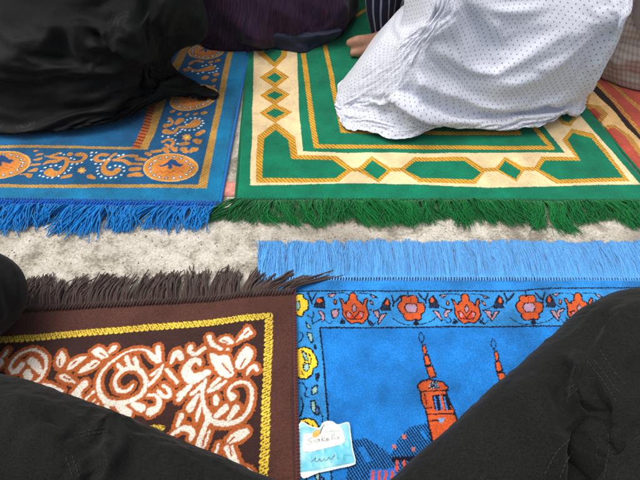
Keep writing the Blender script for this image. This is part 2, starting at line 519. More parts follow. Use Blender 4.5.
def fuse(pieces, voxel, smooth_it=6):
    V, F_ = [], []
    for v, f in pieces:
        k = len(V); V += [tuple(x) for x in v]; F_ += [tuple(i + k for i in q) for q in f]
    me = bpy.data.meshes.new('tmp'); me.from_pydata(V, [], F_); me.update()
    bm = bmesh.new(); bm.from_mesh(me); bmesh.ops.recalc_face_normals(bm, faces=bm.faces); bm.to_mesh(me); bm.free()
    o = bpy.data.objects.new('tmp', me); COL.objects.link(o)
    r = o.modifiers.new('r', 'REMESH'); r.mode = 'VOXEL'; r.voxel_size = voxel
    if smooth_it:
        s = o.modifiers.new('s', 'SMOOTH'); s.factor = 0.5; s.iterations = smooth_it
    dg = bpy.context.evaluated_depsgraph_get(); ev = o.evaluated_get(dg); m2 = ev.to_mesh()
    co = np.empty(len(m2.vertices) * 3); m2.vertices.foreach_get('co', co); co = co.reshape(-1, 3)
    Fq = np.array([tuple(p.vertices) if len(p.vertices) == 4 else (*p.vertices, p.vertices[-1])[:4] for p in m2.polygons])
    ev.to_mesh_clear(); bpy.data.objects.remove(o); bpy.data.meshes.remove(me)
    return co, Fq

def sil_tube(st, toward):
    """limb through stations (px, py, z, r): the photo outline at (px,py) touches a circle of radius r; `toward` = px point on the limb's inner side"""
    Q = np.array([P(a, b, z) for a, b, z, r in st]); out = []
    ax = np.gradient(Q, axis=0)
    for (a, b, z, r), q, t in zip(st, Q, ax):
        d = ray(a, b); d /= np.linalg.norm(d); n = np.cross(d, t); n /= np.linalg.norm(n)
        tp = P(toward[0], toward[1], z) - q
        if n @ tp < 0: n = -n
        out.append(q + n * r)
    return np.array(out), np.array([s[3] for s in st])
# ==================================================================
# WORLD AND LIGHT: an overcast day
# ==================================================================
w = bpy.data.worlds.new('World'); sc.world = w; w.use_nodes = True
wn = w.node_tree; bg = wn.nodes['Background']
sky = wn.nodes.new('ShaderNodeTexSky'); sky.sky_type = 'NISHITA'; sky.sun_disc = False
EL, AZ = math.radians(70), math.radians(-70)      # AZ: 0 = ahead (+y), negative = to the left
sky.sun_elevation = EL; sky.sun_rotation = AZ
sky.air_density = 1.0; sky.dust_density = 6.0; sky.ozone_density = 0.6; sky.altitude = 0
hs = wn.nodes.new('ShaderNodeHueSaturation'); hs.inputs['Saturation'].default_value = 0.4   # cloud cover
wn.links.new(sky.outputs[0], hs.inputs['Color']); wn.links.new(hs.outputs[0], bg.inputs[0]); bg.inputs[1].default_value = 0.15
sun = bpy.data.lights.new('sun', 'SUN'); sun.energy = 1.3; sun.angle = math.radians(60); sun.color = (1, 0.97, 0.92)
so = bpy.data.objects.new('sun', sun); COL.objects.link(so)
sd = Vector((math.sin(AZ) * math.cos(EL), math.cos(AZ) * math.cos(EL), math.sin(EL)))
so.rotation_euler = sd.to_track_quat('Z', 'Y').to_euler(); so.location = sd * 5
sc.view_settings.view_transform = 'Standard'; sc.view_settings.look = 'None'
sc.view_settings.exposure = 0.05; sc.view_settings.gamma = 1.0
sc.view_settings.use_curve_mapping = False

cam = bpy.data.cameras.new('camera'); co = bpy.data.objects.new('camera', cam); COL.objects.link(co)
co.location = (0, 0, H); co.rotation_euler = (math.pi / 2 - TH, 0, 0)
cam.sensor_width = 36; cam.lens = 36 * F / 640; cam.clip_start = 0.02; cam.clip_end = 400
sc.camera = co

# ==================================================================
# GROUND
# ==================================================================
def ground():
    m, nt, b = new_mat('worn concrete')
    tc = nd(nt, 'ShaderNodeTexCoord'); v = tc.outputs['Object']
    big = noise_tex(nt, 7.0, 5, 0.62, v); mid = noise_tex(nt, 38.0, 6, 0.72, v); fine = noise_tex(nt, 260.0, 4, 0.7, v)
    add = mathn(nt, 'ADD', mathn(nt, 'MULTIPLY', big.outputs[0], 0.9), mathn(nt, 'MULTIPLY', mid.outputs[0], 1.0))
    add = mathn(nt, 'ADD', add, mathn(nt, 'MULTIPLY', fine.outputs[0], 0.35))
    patch = ramp(nt, mathn(nt, 'MULTIPLY', add, 0.45), [(0.38, lin(126, 119, 107)), (0.455, lin(158, 151, 137)), (0.50, lin(192, 185, 171)), (0.57, lin(216, 210, 198))])
    st = noise_tex(nt, 3.3, 3, 0.55, v); stf = ramp(nt, st.outputs[0], [(0.47, 0.0), (0.60, 0.85)])
    mxs = nd(nt, 'ShaderNodeMix', data_type='RGBA'); L(nt, stf, mxs.inputs[0]); L(nt, patch, mxs.inputs[6]); mxs.inputs[7].default_value = (*lin(148, 141, 127), 1); patch = mxs.outputs[2]
    g = ramp(nt, fine.outputs[0], [(0.32, 0.72), (0.5, 1.0), (0.72, 1.12)])
    v2 = nd(nt, 'ShaderNodeTexVoronoi'); v2.inputs['Scale'].default_value = 420; L(nt, v, v2.inputs['Vector'])
    pit = ramp(nt, v2.outputs['Distance'], [(0.05, 0.72), (0.25, 1.0)])
    L(nt, mul_color(nt, mul_color(nt, patch, g), pit), b.inputs['Base Color'])
    b.inputs['Roughness'].default_value = 0.95; b.inputs['Specular IOR Level'].default_value = 0.2
    bp = nd(nt, 'ShaderNodeBump'); bp.inputs['Strength'].default_value = 0.7; bp.inputs['Distance'].default_value = 0.003
    L(nt, mathn(nt, 'ADD', mathn(nt, 'MULTIPLY', mid.outputs[0], 1.0), mathn(nt, 'MULTIPLY', fine.outputs[0], 0.6)), bp.inputs['Height'])
    L(nt, bp.outputs[0], b.inputs['Normal'])
    o = mesh_np('ground', [(-80, -80, 0), (80, -80, 0), (80, 80, 0), (-80, 80, 0)], [np.array([[0, 1, 2, 3]])], m)
    o['kind'] = 'structure'
    # loose grit on the concrete
    g_ = np.random.default_rng(77); V, Q = [], []
    for _k in range(420):
        c = G(g_.uniform(-40, 680), g_.uniform(196, 282), 0); v, f = ball((c[0], c[1], 0.0004), g_.uniform(0.0004, 0.0013, 3)); v = np.array(v) + g_.normal(0, 0.00012, (len(v), 3))
        n0 = sum(len(a) for a in V); V.append(v); Q.append(np.array([[a + n0 for a in (q if len(q) == 4 else (*q, q[2]))] for q in f if len(q) == 4]))
    gm, gnt, gb = new_mat('grit'); gt = nd(gnt, 'ShaderNodeTexCoord'); gn = noise_tex(gnt, 90, 2, 0.5, gt.outputs['Object'])
    L(gnt, ramp(gnt, gn.outputs[0], [(0.3, lin(95, 88, 78)), (0.7, lin(205, 198, 184))]), gb.inputs['Base Color']); gb.inputs['Roughness'].default_value = 0.9
    o = mesh_np('grit', np.vstack(V), Q, gm); o['kind'] = 'stuff'
    # a worn pink painted line crossing the ground between the rows
    m2, nt, b = new_mat('pink ground paint')
    tc = nd(nt, 'ShaderNodeTexCoord'); n = noise_tex(nt, 60, 5, 0.7, tc.outputs['Object'])
    L(nt, ramp(nt, n.outputs[0], [(0.3, lin(190, 110, 98)), (0.6, lin(235, 160, 145)), (0.75, lin(225, 195, 180))]), b.inputs['Base Color'])
    b.inputs['Roughness'].default_value = 0.8
    a, c = G(-200, 190, 0), G(900, 207, 0); wv = np.array([0, 0.034])
    a2, c2 = a + wv, c + wv
    o = mesh_np('painted_line', [(*a, 0.003), (*c, 0.003), (*c2, 0.003), (*a2, 0.003), (*a, 0), (*c, 0), (*c2, 0), (*a2, 0)],
                [np.array([[0, 1, 2, 3], [4, 5, 1, 0], [6, 7, 3, 2]])], m2, shade=False)
    o['kind'] = 'structure'
ground()

RUGS = 'prayer rugs laid out on the concrete in rows'
pile_velvet = pile_mat('velvet pile', 0.3, 0.34, 15.0, 0.28, 560.0, 0.8)
pile_wool = pile_mat('wool pile', 0.25, 0.18, 16.0, 0.32, 520.0, 0.9)
pile_print = pile_mat('short pile', 0.2, 0.24, 17.0, 0.24, 620.0, 0.6)
yarn = yarn_mat('fringe yarn')

def edge3(pts, zf, n=30, dz=0.0):
    p = cr(np.array(pts, float), n); return np.column_stack([p, zf(p) + dz])

def ext(a, b, length):
    a, b = np.asarray(a), np.asarray(b); d = (b - a) / np.linalg.norm(b - a); return a + d * length

# ==================================================================
# FRONT BLUE RUG
# ==================================================================
def front_blue():
    zf = lambda p: np.zeros(len(np.atleast_2d(p)))
    tl = G(258, 277); bl = ext(tl, G(283, 480), 1.12); tr = ext(tl, G(640, 278), 0.72); br = tr + (bl - tl) + np.array([0.02, 0])
    xs = lines_between(0, 0.72, 0.00098, 0.02, 0.72, 0.012); ys = lines_between(0, 1.12, 0.00095, 1.12 - 0.33, 1.12, 0.012)
    base = lin(28, 124, 208, 0.95)
    R = Rug([bl, br, tr, tl], xs, ys, base, zf)
    K = lin(14, 16, 34); OR = lin(214, 90, 40, 0.95); PK = lin(196, 150, 165, 0.9); YE = lin(250, 205, 55); ICE = lin(150, 195, 185); LT = lin(50, 146, 220, 0.95); SL = lin(45, 70, 110)
    px = 0.00128
    # far band beyond the border and the border ground are a lighter blue
    R.fill(GG([(240, 270), (700, 268), (700, 291), (240, 292)]), lin(40, 136, 216, 0.95))
    R.fill(GG([(285, 291), (700, 290), (700, 325), (320, 327), (334, 485), (296, 485)]), LT)
    # black lines
    R.line(GG([(297, 291.5), (340, 291), (420, 290), (520, 290), (560, 288), (700, 288)]), 0.0011, K)
    R.line(GG([(334, 520), (329, 420), (325, 370), (320, 327.5), (380, 326.5), (470, 326), (560, 325.5), (700, 325)]), 0.0012, K)
    def shp(cx, cy, ox, oy, s, pts): return GG([(cx + (a - ox) / s, cy + (b - oy) / s) for a, b in pts])
    def fo(pts, c, w=0.0008): R.fill(pts, c); R.outline(pts, w, K)
    dn = (bl - tl) / np.linalg.norm(bl - tl); rt_ = (tr - tl) / np.linalg.norm(tr - tl)
    c0 = tr - rt_ * 0.012 + dn * 0.018; c1 = tr - rt_ * 0.062 + dn * 0.066
    R.fill(np.array([c0, c1 - dn * 0.048, c1 - dn * 0.048 + dn * 1.0, c0 + dn * 1.0]), LT)
    R.line(np.array([c0, c0 + dn * 1.0]), 0.0011, K); R.line(np.array([c1, c1 + dn * 1.0]), 0.0012, K)
    # ---- motifs, in the scale of a 640 x 457 enlargement of a 70 x 50 cell
    S9 = 9.14
    def palmette(cx, cy):
        s = lambda p: shp(cx, cy, 180, 255, S9, p)
        # leaves round it
        for q in ([(320, 175), (345, 195), (352, 225), (330, 215)], [(-2, 175), (20, 190), (12, 225), (-8, 215)]): fo(s(q), lin(225, 130, 100))
        for q in ([(322, 265), (400, 270), (402, 345), (375, 330), (350, 285)], [(45, 262), (-10, 265), (-35, 300), (-20, 340), (5, 330), (0, 295), (25, 290)]): fo(s(q), PK)
        for q in ([(318, 125), (355, 135), (390, 155), (345, 155)], [(-70, 130), (-30, 120), (0, 120), (-40, 152)]): fo(s(q), PK)
        for q in ([(60, 340), (100, 370), (85, 400), (45, 395)], [(300, 345), (355, 395), (330, 400), (290, 375)]): R.fill(s(q), K); R.line(s([q[0], q[2]]), 0.0005, SL)
        R.line(s([(0, 118), (90, 118), (135, 135)]), 0.0007, K); R.line(s([(205, 118), (320, 120)]), 0.0007, K)
        fo(s([(40, 165), (60, 170), (85, 205), (105, 215), (105, 195), (130, 180), (130, 140), (150, 115), (175, 115), (200, 140), (205, 180), (240, 200), (255, 225), (270, 175), (290, 160), (300, 180),
              (285, 230), (300, 270), (310, 310), (290, 350), (250, 390), (200, 380), (150, 390), (105, 360), (70, 310), (70, 260), (65, 220)]), OR, 0.001)
        fo(s([(95, 285), (125, 275), (150, 305), (175, 340), (205, 310), (225, 275), (265, 290), (250, 330), (235, 350), (120, 345)]), lin(232, 70, 24))
        fo(s([(178, 215), (198, 245), (195, 275), (175, 290), (160, 270), (160, 240)]), PK, 0.0007)
        for q in ([(130, 280), (145, 320), (130, 335), (110, 315)], [(235, 280), (258, 315), (245, 330), (228, 315)]): R.fill(s(q), PK)
        R.line(s([(150, 350), (240, 350)]), 0.0008, K)
    def rosette(cx, cy):
        s = lambda p: shp(cx, cy, 155, 250, S9, p)
        fo(s([(75, 140), (105, 135), (125, 150), (150, 135), (200, 140), (220, 170), (215, 200), (265, 205), (285, 240), (275, 290), (240, 310), (250, 340), (220, 365), (190, 350), (160, 365),
              (110, 365), (80, 330), (85, 310), (50, 280), (30, 235), (45, 200), (70, 185), (62, 160)]), OR, 0.001)
        for a in ((75, 185, 100, 210), (215, 200, 200, 215), (240, 308, 205, 285), (85, 310, 105, 285), (150, 140, 150, 205), (165, 362, 165, 300)): R.line(s([a[:2], a[2:]]), 0.0004, lin(140, 40, 15))
        fo(s([(110, 210), (195, 210), (215, 250), (195, 290), (120, 290), (92, 250)]), PK, 0.0008)
        R.fill(s([(130, 235), (180, 235), (190, 252), (175, 268), (135, 268), (120, 252)]), lin(180, 150, 190))
        for p, q in (((120, 95), (130, 140)), ((188, 360), (195, 410))): R.line(s([p, q]), 0.0011, K)
        R.fill(s([(165, 395), (195, 345), (225, 390), (200, 415)]), K)
        R.line(cr(s([(165, 405), (90, 400), (30, 375), (-20, 340)]), 6), 0.0007, K); R.line(cr(s([(220, 400), (300, 385), (360, 355), (385, 330)]), 6), 0.0007, K)
    def bud(cx, cy, fl=1):
        s = lambda p: shp(cx, cy, 340, 190, S9, [(340 + fl * (a - 340), b) for a, b in p])
        R.fill(s([(350, 125), (385, 180), (405, 235), (395, 255), (300, 250), (315, 215), (300, 190), (315, 160)]), K)
        for k in range(4): R.line(s([(318 + 20 * k, 250), (345 + 15 * k, 200)]), 0.0004, SL)
        fo(s([(325, 150), (350, 150), (362, 185), (345, 210), (320, 200)]), OR, 0.0007)
        for p in ([(215, 115), (250, 165), (280, 180)], [(300, 115), (280, 180), (285, 210)]): R.line(s(p), 0.0013, K)
        R.line(s([(230, 125), (270, 165)]), 0.0005, SL); 
        fo(s([(345, 275), (395, 280), (430, 350), (425, 375), (395, 340)]), PK, 0.0008)
        R.line(cr(s([(400, 225), (440, 250), (480, 262)]), 6), 0.0007, K); R.line(cr(s([(450, 360), (480, 390), (510, 370), (495, 345)]), 6), 0.0007, K)
    for cx in (355, 467, 580): palmette(cx, 308)
    for cx in (411.5, 529.5, 641): rosette(cx, 307)
    bud(376 + 11.5, 303, -1)
    for cx, fl in ((432.5, 1), (500.5, -1), (549.5, 1), (617, -1)): bud(cx, 300.5, fl)
    # first cell beside the corner
    s = lambda p: GG([(290 + a / 6.857, 280 + b / 6.857) for a, b in p])
    R.fill(s([(180, 195), (160, 185), (185, 130), (230, 110), (245, 150), (245, 200)]), K)
    for k in range(4): R.line(s([(175 + 18 * k, 195), (190 + 14 * k, 160)]), 0.0004, SL)
    fo(s([(180, 150), (185, 128), (220, 125), (228, 150), (205, 165)]), OR, 0.0007)
    R.line(s([(125, 90), (150, 150)]), 0.0015, K); R.line(s([(182, 90), (150, 150), (155, 165)]), 0.0013, K)
    fo(s([(265, 115), (290, 95), (315, 95), (300, 120)]), PK); fo(s([(305, 140), (320, 140), (318, 165), (303, 160)]), OR, 0.0006)
    fo(s([(190, 215), (215, 212), (240, 240), (238, 275), (222, 285), (215, 250)]), PK); fo(s([(285, 210), (330, 195), (335, 230), (322, 250), (300, 262)]), PK)
    R.line(cr(s([(235, 270), (255, 285), (275, 300), (290, 285)]), 5), 0.0007, K); R.line(s([(160, 215), (165, 240), (150, 270), (155, 300), (210, 270)]), 0.0008, K)
    # ---- yellow flowers of the left border
    fo(s([(20, 110), (60, 95), (90, 100), (95, 125), (125, 140), (130, 175), (125, 205), (100, 215), (85, 250), (60, 250), (40, 230), (0, 235), (-20, 180), (0, 130)]), YE, 0.0011)
    fo(s([(35, 150), (65, 145), (72, 180), (62, 205), (35, 205)]), ICE, 0.0008)
    s5 = lambda p: GG([(290 + a / 5.33, 340 + b / 5.33) for a, b in p])
    def yel(dy):
        q = lambda p: GG([(290 + a / 5.33 + dy * 0.055, 340 + b / 5.33 + dy) for a, b in p])
        fo(q([(35, 45), (80, 35), (115, 50), (135, 80), (150, 115), (145, 140), (125, 150), (120, 180), (90, 205), (55, 205), (30, 180), (20, 110)]), YE, 0.0011)
        fo(q([(62, 55), (85, 70), (100, 110), (80, 105), (70, 85)]), ICE, 0.0009); fo(q([(70, 130), (100, 120), (105, 150), (90, 165), (75, 155)]), ICE, 0.0009)
        R.line(q([(100, 70), (115, 100), (110, 125), (75, 118)]), 0.0009, K); R.line(q([(60, 160), (75, 185)]), 0.0008, K)
        R.fill(q([(135, 175), (160, 170), (160, 200), (150, 225), (138, 205)]), K); R.line(q([(145, 180), (150, 215)]), 0.0005, SL)
        R.line(cr(q([(45, 225), (75, 230), (90, 260), (80, 290), (110, 305)]), 6), 0.0008, K)
        fo(q([(118, 255), (150, 235), (150, 275), (120, 290)]), ICE, 0.0009); fo(q([(112, 320), (135, 320), (140, 350), (135, 390), (118, 370)]), ICE, 0.0009); fo(q([(140, 345), (160, 360), (155, 395), (138, 390)]), lin(60, 110, 170), 0.0009)
        R.line(cr(q([(60, 300), (70, 340), (60, 390), (50, 400)]), 6), 0.001, K); R.line(cr(q([(165, 380), (180, 410), (175, 435)]), 6), 0.0008, K)
    yel(0); yel(70); yel(140)
    q = lambda p: GG([(290 + a / 6.857, 280 + b / 6.857) for a, b in p])
    fo(q([(110, 290), (135, 310), (145, 335), (120, 330)]), ICE, 0.0009); fo(q([(120, 360), (150, 365), (160, 420), (150, 435), (125, 390)]), ICE, 0.0009)
    R.line(cr(q([(60, 360), (85, 365), (85, 400), (60, 425)]), 6), 0.0008, K); R.line(q([(155, 300), (150, 260), (120, 245)]), 0.0007, K)
    R.fill(q([(165, 440), (180, 440), (185, 480), (165, 470)]), K)
    # ---- minarets: an enlargement (3.69) of the strip x 405..475, y 320..450
    def minaret(dx, dy):
        m = lambda p: GG([(405 + a / 3.69 + dx, 320 + b / 3.69 + dy) for a, b in p])
        R.outline(cr(m([(55, 42), (68, 60), (62, 78), (50, 65)]), 4, True), 0.0007, K)
        R.line(m([(58, 78), (66, 92)]), 0.0008, K)
        fo(m([(62, 95), (72, 88), (80, 110), (78, 122), (68, 122)]), OR, 0.0008)
        fo(m([(66, 130), (84, 125), (95, 160), (75, 165)]), OR, 0.001)
        fo(m([(76, 170), (100, 165), (115, 205), (90, 210)]), OR, 0.001)
        fo(m([(45, 240), (60, 222), (85, 215), (140, 225), (160, 245), (150, 260), (165, 300), (180, 330), (190, 360), (204, 400), (214, 480), (110, 480), (88, 390), (75, 330), (60, 300), (55, 262)]), OR, 0.0012)
        dm = m([(84, 250), (100, 218), (120, 225), (128, 250)]); R.fill(dm, K)
        for k in range(5): R.line(m([(88 + 9 * k, 250), (96 + 6 * k, 225)]), 0.0004, lin(150, 170, 200))
        R.fill(m([(98, 275), (155, 268), (172, 330), (110, 335)]), K)
        for k in range(3): R.line(m([(108 + 18 * k, 280), (118 + 18 * k, 330)]), 0.0009, lin(60, 130, 215))
        R.fill(m([(128, 275), (136, 275), (148, 330), (140, 332)]), OR)
        for a in ([(60, 262), (160, 255)], [(75, 325), (98, 322)], [(80, 348), (185, 345)], [(92, 372), (130, 372)], [(70, 270), (78, 310)]): R.line(m(a), 0.0009, K)
        R.line(m([(72, 285), (78, 300)]), 0.0014, lin(150, 45, 20)); R.fill(m([(120, 365), (150, 360), (135, 385)]), lin(120, 160, 210))
    # ---- hatched domes and arcade below (mostly behind the knees)
    hp = [GG([(345, 500), (350, 440), (366, 438), (378, 445), (390, 455), (398, 439), (410, 427), (425, 424), (440, 430), (440, 500)]),
          GG([(430, 500), (470, 440), (520, 430), (560, 450), (580, 500)])]
    for k_, poly in enumerate(hp):
        idx = R.poly_mask(poly); R.hatch(idx, 0.0032, 0.55, 0.56, K)
    for poly in ([(358, 447), (364, 447), (372, 460), (366, 463)], [(420, 432), (424, 431), (429, 440), (425, 440)]): R.fill(GG(poly), base)
    for c in ((404, 437), (394, 447), (413, 450)): R.fill(GG([(c[0] - 2, c[1] - 2), (c[0] + 2, c[1] - 2), (c[0] + 2, c[1] + 2), (c[0] - 2, c[1] + 2)]), lin(200, 105, 88))
    R.fill(GG([(392, 457), (420, 456), (420, 461), (392, 462)]), K); R.fill(GG([(370, 470), (396, 468), (396, 500), (368, 500)]), lin(45, 110, 205))
    for k in range(4): R.line(GG([(373 + 6.5 * k, 472), (373 + 6.3 * k, 482)]), 0.0017, lin(204, 82, 66))
    for k in range(3): R.line(GG([(397 + 7 * k, 462), (397 + 7 * k, 470)]), 0.0018, lin(204, 82, 66))
    minaret(0, 0); minaret(72, 7)
    root = thing('prayer_rug', 'bright blue prayer rug with orange flower border, woven minarets and long pale blue fringe', 'rug', (*((tl + br) / 2), 0), RUGS)
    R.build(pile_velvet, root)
    e = edge3([tl, (tl + tr) / 2 + np.array([0, 0.002]), tr], zf, 30, 0.004)
    LB = lin(92, 172, 238, 0.92)
    fringe(root, yarn, e, (0, 1), 4200, 0.070, 0.00078, LB, 0.22, 0.0, 0.12, 260, 0.05, 0.035, z0=0.004, stack=0.006, wig=0.0025, arch=0.003, M=9, seed=21)
    braid(root, yarn, e + np.array([0, -0.003, 0.002]), 0.0014, 0.0042, lin(92, 170, 236, 0.95), 0.1, 0.15, wid=1.6)
front_blue()

# ==================================================================
# BROWN RUG
# ==================================================================
def local(px, py, z):
    d = ray(px, py); t = (z - H) / d[2]
    return t / F * 1.08

def brown():
    ZT = 0.013
    x0 = G(258, 277)[0]
    zf = lambda p: 0.0085 * smooth(np.atleast_2d(p)[:, 0], x0 - 0.07, x0 - 0.005)
    tr = G(294, 289.5, 0.016); br = ext(tr, G(298, 480, 0.016), 1.1); tl = ext(tr, G(0, 308, 0.008), 0.68); bl = tl + (br - tr)
    xs = lines_between(0, 0.68, 0.00095, 0.68 - 0.47, 0.68, 0.012); ys = lines_between(0, 1.1, 0.00095, 1.1 - 0.30, 1.1, 0.012)
    BR = lin(88, 54, 46, 0.9); DK = lin(66, 42, 38, 0.9); OR = lin(190, 98, 46, 0.92); WH = lin(250, 238, 222, 0.92); YE = lin(250, 212, 72, 0.95)
    R = Rug([bl, br, tr, tl], xs, ys, BR, zf, jag=0.00025)
    g = lambda pts: GG(pts, ZT)
    R.fill(g([(-200, 345), (0, 339), (65, 334), (130, 328), (200, 323), (268, 318), (266, 400), (262, 480), (260, 560), (-200, 560)]), DK)
    # ---- scrollwork: every pale shape grows an orange rim
    D = np.full(len(R.pts), 1e9)
    def st(ox, oy, pts, r, n=5):
        p = np.array([(ox + a / 8, oy + b / 8) for a, b in pts], float)
        r = np.full(len(p), float(r)) if np.isscalar(r) else np.interp(np.linspace(0, 1, len(p)), np.linspace(0, 1, len(r)), r)
        k = local(*p.mean(0), ZT) / 8
        if len(p) > 1:
            q = cr(np.column_stack([p, r]), n); p, r = q[:, :2], q[:, 2]
        idx, d, a = R.dist(g(p), r * k, 0.012)
        D[idx] = np.minimum(D[idx], d)
    veins = []
    def po(ox, oy, pts, vein=None):
        p = cr(np.array([(ox + a / 8, oy + b / 8) for a, b in pts], float), 4, True); q = g(p)
        idx, d, a = R.dist(np.vstack([q, q[:1]]), np.zeros(len(q) + 1), 0.012)
        ins = np.zeros(len(R.pts), bool); ins[R.poly_mask(q)] = True
        d = np.where(ins[idx], -d, d); D[idx] = np.minimum(D[idx], d)
        if vein: veins.append((g([(ox + a / 8, oy + b / 8) for a, b in vein]), 0.0011))
    A = (0, 340)
    st(*A, [(150, 185), (130, 215), (95, 245), (68, 235), (58, 205), (75, 160), (120, 110), (180, 75), (240, 62), (300, 85), (340, 130), (348, 190), (330, 250), (300, 300), (265, 325)], [24, 24, 22, 14, 14, 14, 14, 14, 14, 15, 15, 14, 14, 16, 14])
    st(*A, [(225, 150), (270, 195), (305, 245)], [30, 30, 20]); st(*A, [(195, 245), (212, 290)], 30)
    st(*A, [(5, 115), (35, 70)], 15); st(*A, [(330, 340), (400, 365), (480, 395)], 15); st(*A, [(-40, 140), (-10, 170), (-60, 220)], 20)
    B = (45, 335)
    po(*B, [(110, 110), (145, 160), (140, 205), (100, 255), (65, 220), (72, 165)], [(95, 180), (96, 232)])
    po(*B, [(320, 160), (250, 220), (190, 262), (150, 270), (152, 248), (190, 195), (260, 160)], [(230, 195), (190, 228)])
    po(*B, [(425, 210), (350, 265), (290, 290), (240, 292), (270, 250), (330, 210), (380, 182)], [(395, 208), (345, 240)])
    po(*B, [(88, 320), (130, 295), (180, 320), (240, 375), (190, 372), (130, 357)], [(130, 322), (185, 350)])
    po(*B, [(345, 118), (400, 85), (440, 90), (490, 140), (480, 168), (430, 175), (385, 158)], [(420, 130), (462, 152)])
    st(*B, [(305, 385), (260, 412), (220, 455), (208, 500)], 24)
    C = (95, 340)
    st(*C, [(470, 128), (430, 92), (380, 66), (300, 62), (230, 82), (160, 125), (100, 170), (50, 225), (20, 280), (12, 350), (25, 410), (60, 460), (110, 490), (200, 492), (280, 470), (350, 430), (388, 370), (398, 310),
            (370, 250), (330, 215), (270, 205), (210, 225), (165, 270), (146, 320), (160, 370), (205, 395), (260, 380), (292, 340)],
       [14, 13, 11, 9, 10, 13, 14, 15, 16, 18, 20, 22, 24, 24, 22, 22, 20, 20, 20, 20, 20, 20, 18, 17, 16, 17, 15, 11])
    st(*C, [(238, 122), (250, 160), (268, 205)], [20, 18, 18]); st(*C, [(303, 135), (318, 165), (330, 210)], [21, 18, 18]); st(*C, [(165, 178), (185, 205), (215, 220)], [15, 18, 16])
    st(*C, [(100, 80), (132, 48)], [14, 24]); st(*C, [(0, 60), (35, 85), (62, 122)], [24, 20, 12]); st(*C, [(0, 110), (38, 128)], 14)
    Dd = (75, 370)
    st(*Dd, [(55, 105), (20, 145), (8, 200), (35, 240)], [34, 26, 22, 16]); st(*Dd, [(132, 165), (65, 225)], 12); st(*Dd, [(142, 230), (92, 277)], 12); st(*Dd, [(172, 258), (118, 302)], 12)
    st(*Dd, [(235, 270), (265, 335)], [14, 22]); st(*Dd, [(190, 310), (280, 348)], 12); st(*Dd, [(325, 255), (370, 305), (408, 340)], [26, 32, 40])
    E = (120, 370)
    st(*E, [(100, 262), (165, 298)], [24, 32]); st(*E, [(215, 185), (270, 190), (306, 230), (290, 290), (235, 322)], [12, 16, 20, 26, 36])
    st(*E, [(290, 152), (340, 197), (388, 185), (378, 140), (335, 108)], [15, 18, 18, 15, 14]); st(*E, [(220, 108), (270, 60), (310, 8)], 15); st(*E, [(240, 25), (272, 8)], 10); st(*E, [(385, 15), (450, 82)], 15)
    Fw = (145, 335)
    st(*Fw, [(5, 122), (60, 178), (98, 197)], [13, 18, 16]); st(*Fw, [(88, 88), (95, 130), (105, 192)], [22, 22, 14]); st(*Fw, [(132, 225), (92, 305), (18, 388)], [12, 15, 14]); st(*Fw, [(35, 303), (108, 252)], 10)
    st(*Fw, [(160, 258), (250, 365)], 15); st(*Fw, [(198, 205), (215, 155), (248, 128), (278, 165)], [14, 22, 28, 26]); st(*Fw, [(352, 85), (345, 118), (395, 137), (465, 92)], [22, 18, 20, 18])
    st(*Fw, [(432, 222), (422, 192), (375, 188), (330, 235), (325, 290), (370, 335), (440, 315), (490, 280)], [14, 22, 24, 34, 42, 44, 36, 24]); st(*Fw, [(258, 465), (352, 393)], 20); st(*Fw, [(368, 455), (475, 370)], 18)
    Gw = (205, 325)
    st(*Gw, [(25, 88), (50, 138), (130, 187)], [22, 20, 14]); po(*Gw, [(100, 120), (160, 85), (215, 115), (232, 152), (190, 160), (150, 142)], [(140, 118), (182, 140)]); st(*Gw, [(182, 195)], 16)
    po(*Gw, [(245, 147), (285, 85), (340, 20), (365, 42), (388, 75), (350, 100), (300, 122)], [(348, 55), (320, 85)])
    po(*Gw, [(35, 205), (110, 235), (185, 240), (215, 300), (238, 392), (198, 430), (110, 395), (60, 310), (38, 260)], [(135, 305), (210, 388)])
    po(*Gw, [(340, 175), (387, 212), (380, 270), (320, 350), (285, 362), (250, 350), (245, 300), (280, 230), (310, 195)], [(325, 278), (288, 340)])
    st(*Gw, [(340, 402), (360, 362), (395, 338), (418, 368)], [14, 18, 20, 18]); st(*Gw, [(20, 370)], 26); st(*Gw, [(60, 470), (112, 428)], 17)
    Hw = (165, 380)
    st(*Hw, [(320, -10), (290, 90), (295, 150), (310, 220), (345, 290), (310, 370), (265, 480), (250, 560)], [16, 18, 18, 20, 28, 24, 26, 26])
    st(*Hw, [(280, 50), (198, 102)], 14); po(*Hw, [(272, 90), (200, 140), (155, 212), (182, 250), (222, 220)]); st(*Hw, [(282, 170), (258, 250), (244, 315)], [10, 20, 12]); st(*Hw, [(180, 48), (100, 142)], 19)
    st(*Hw, [(120, 268), (88, 352)], [22, 16]); st(*Hw, [(35, 435), (110, 380), (172, 372), (212, 412), (195, 455)], [12, 22, 26, 24, 18]); st(*Hw, [(352, 398), (325, 480), (300, 540)], 12)
    st(*Hw, [(402, 135), (408, 182)], 24); st(*Hw, [(345, 85), (462, 28)], 14)
    Iw = (205, 370)
    st(*Iw, [(22, 158), (70, 100), (118, 70)], [15, 15, 13]); st(*Iw, [(40, 162), (110, 130), (168, 92)], [15, 17, 13])
    st(*Iw, [(218, 218), (190, 185), (205, 140), (260, 110), (330, 110), (370, 150), (376, 220), (355, 310), (310, 380), (230, 425), (120, 425), (60, 400), (28, 365)], [34, 18, 14, 13, 15, 17, 17, 17, 18, 22, 24, 18, 14])
    st(*Iw, [(160, 305), (90, 362)], [30, 24]); st(*Iw, [(252, 308), (190, 392)], [27, 20])
    Jw = (200, 420)
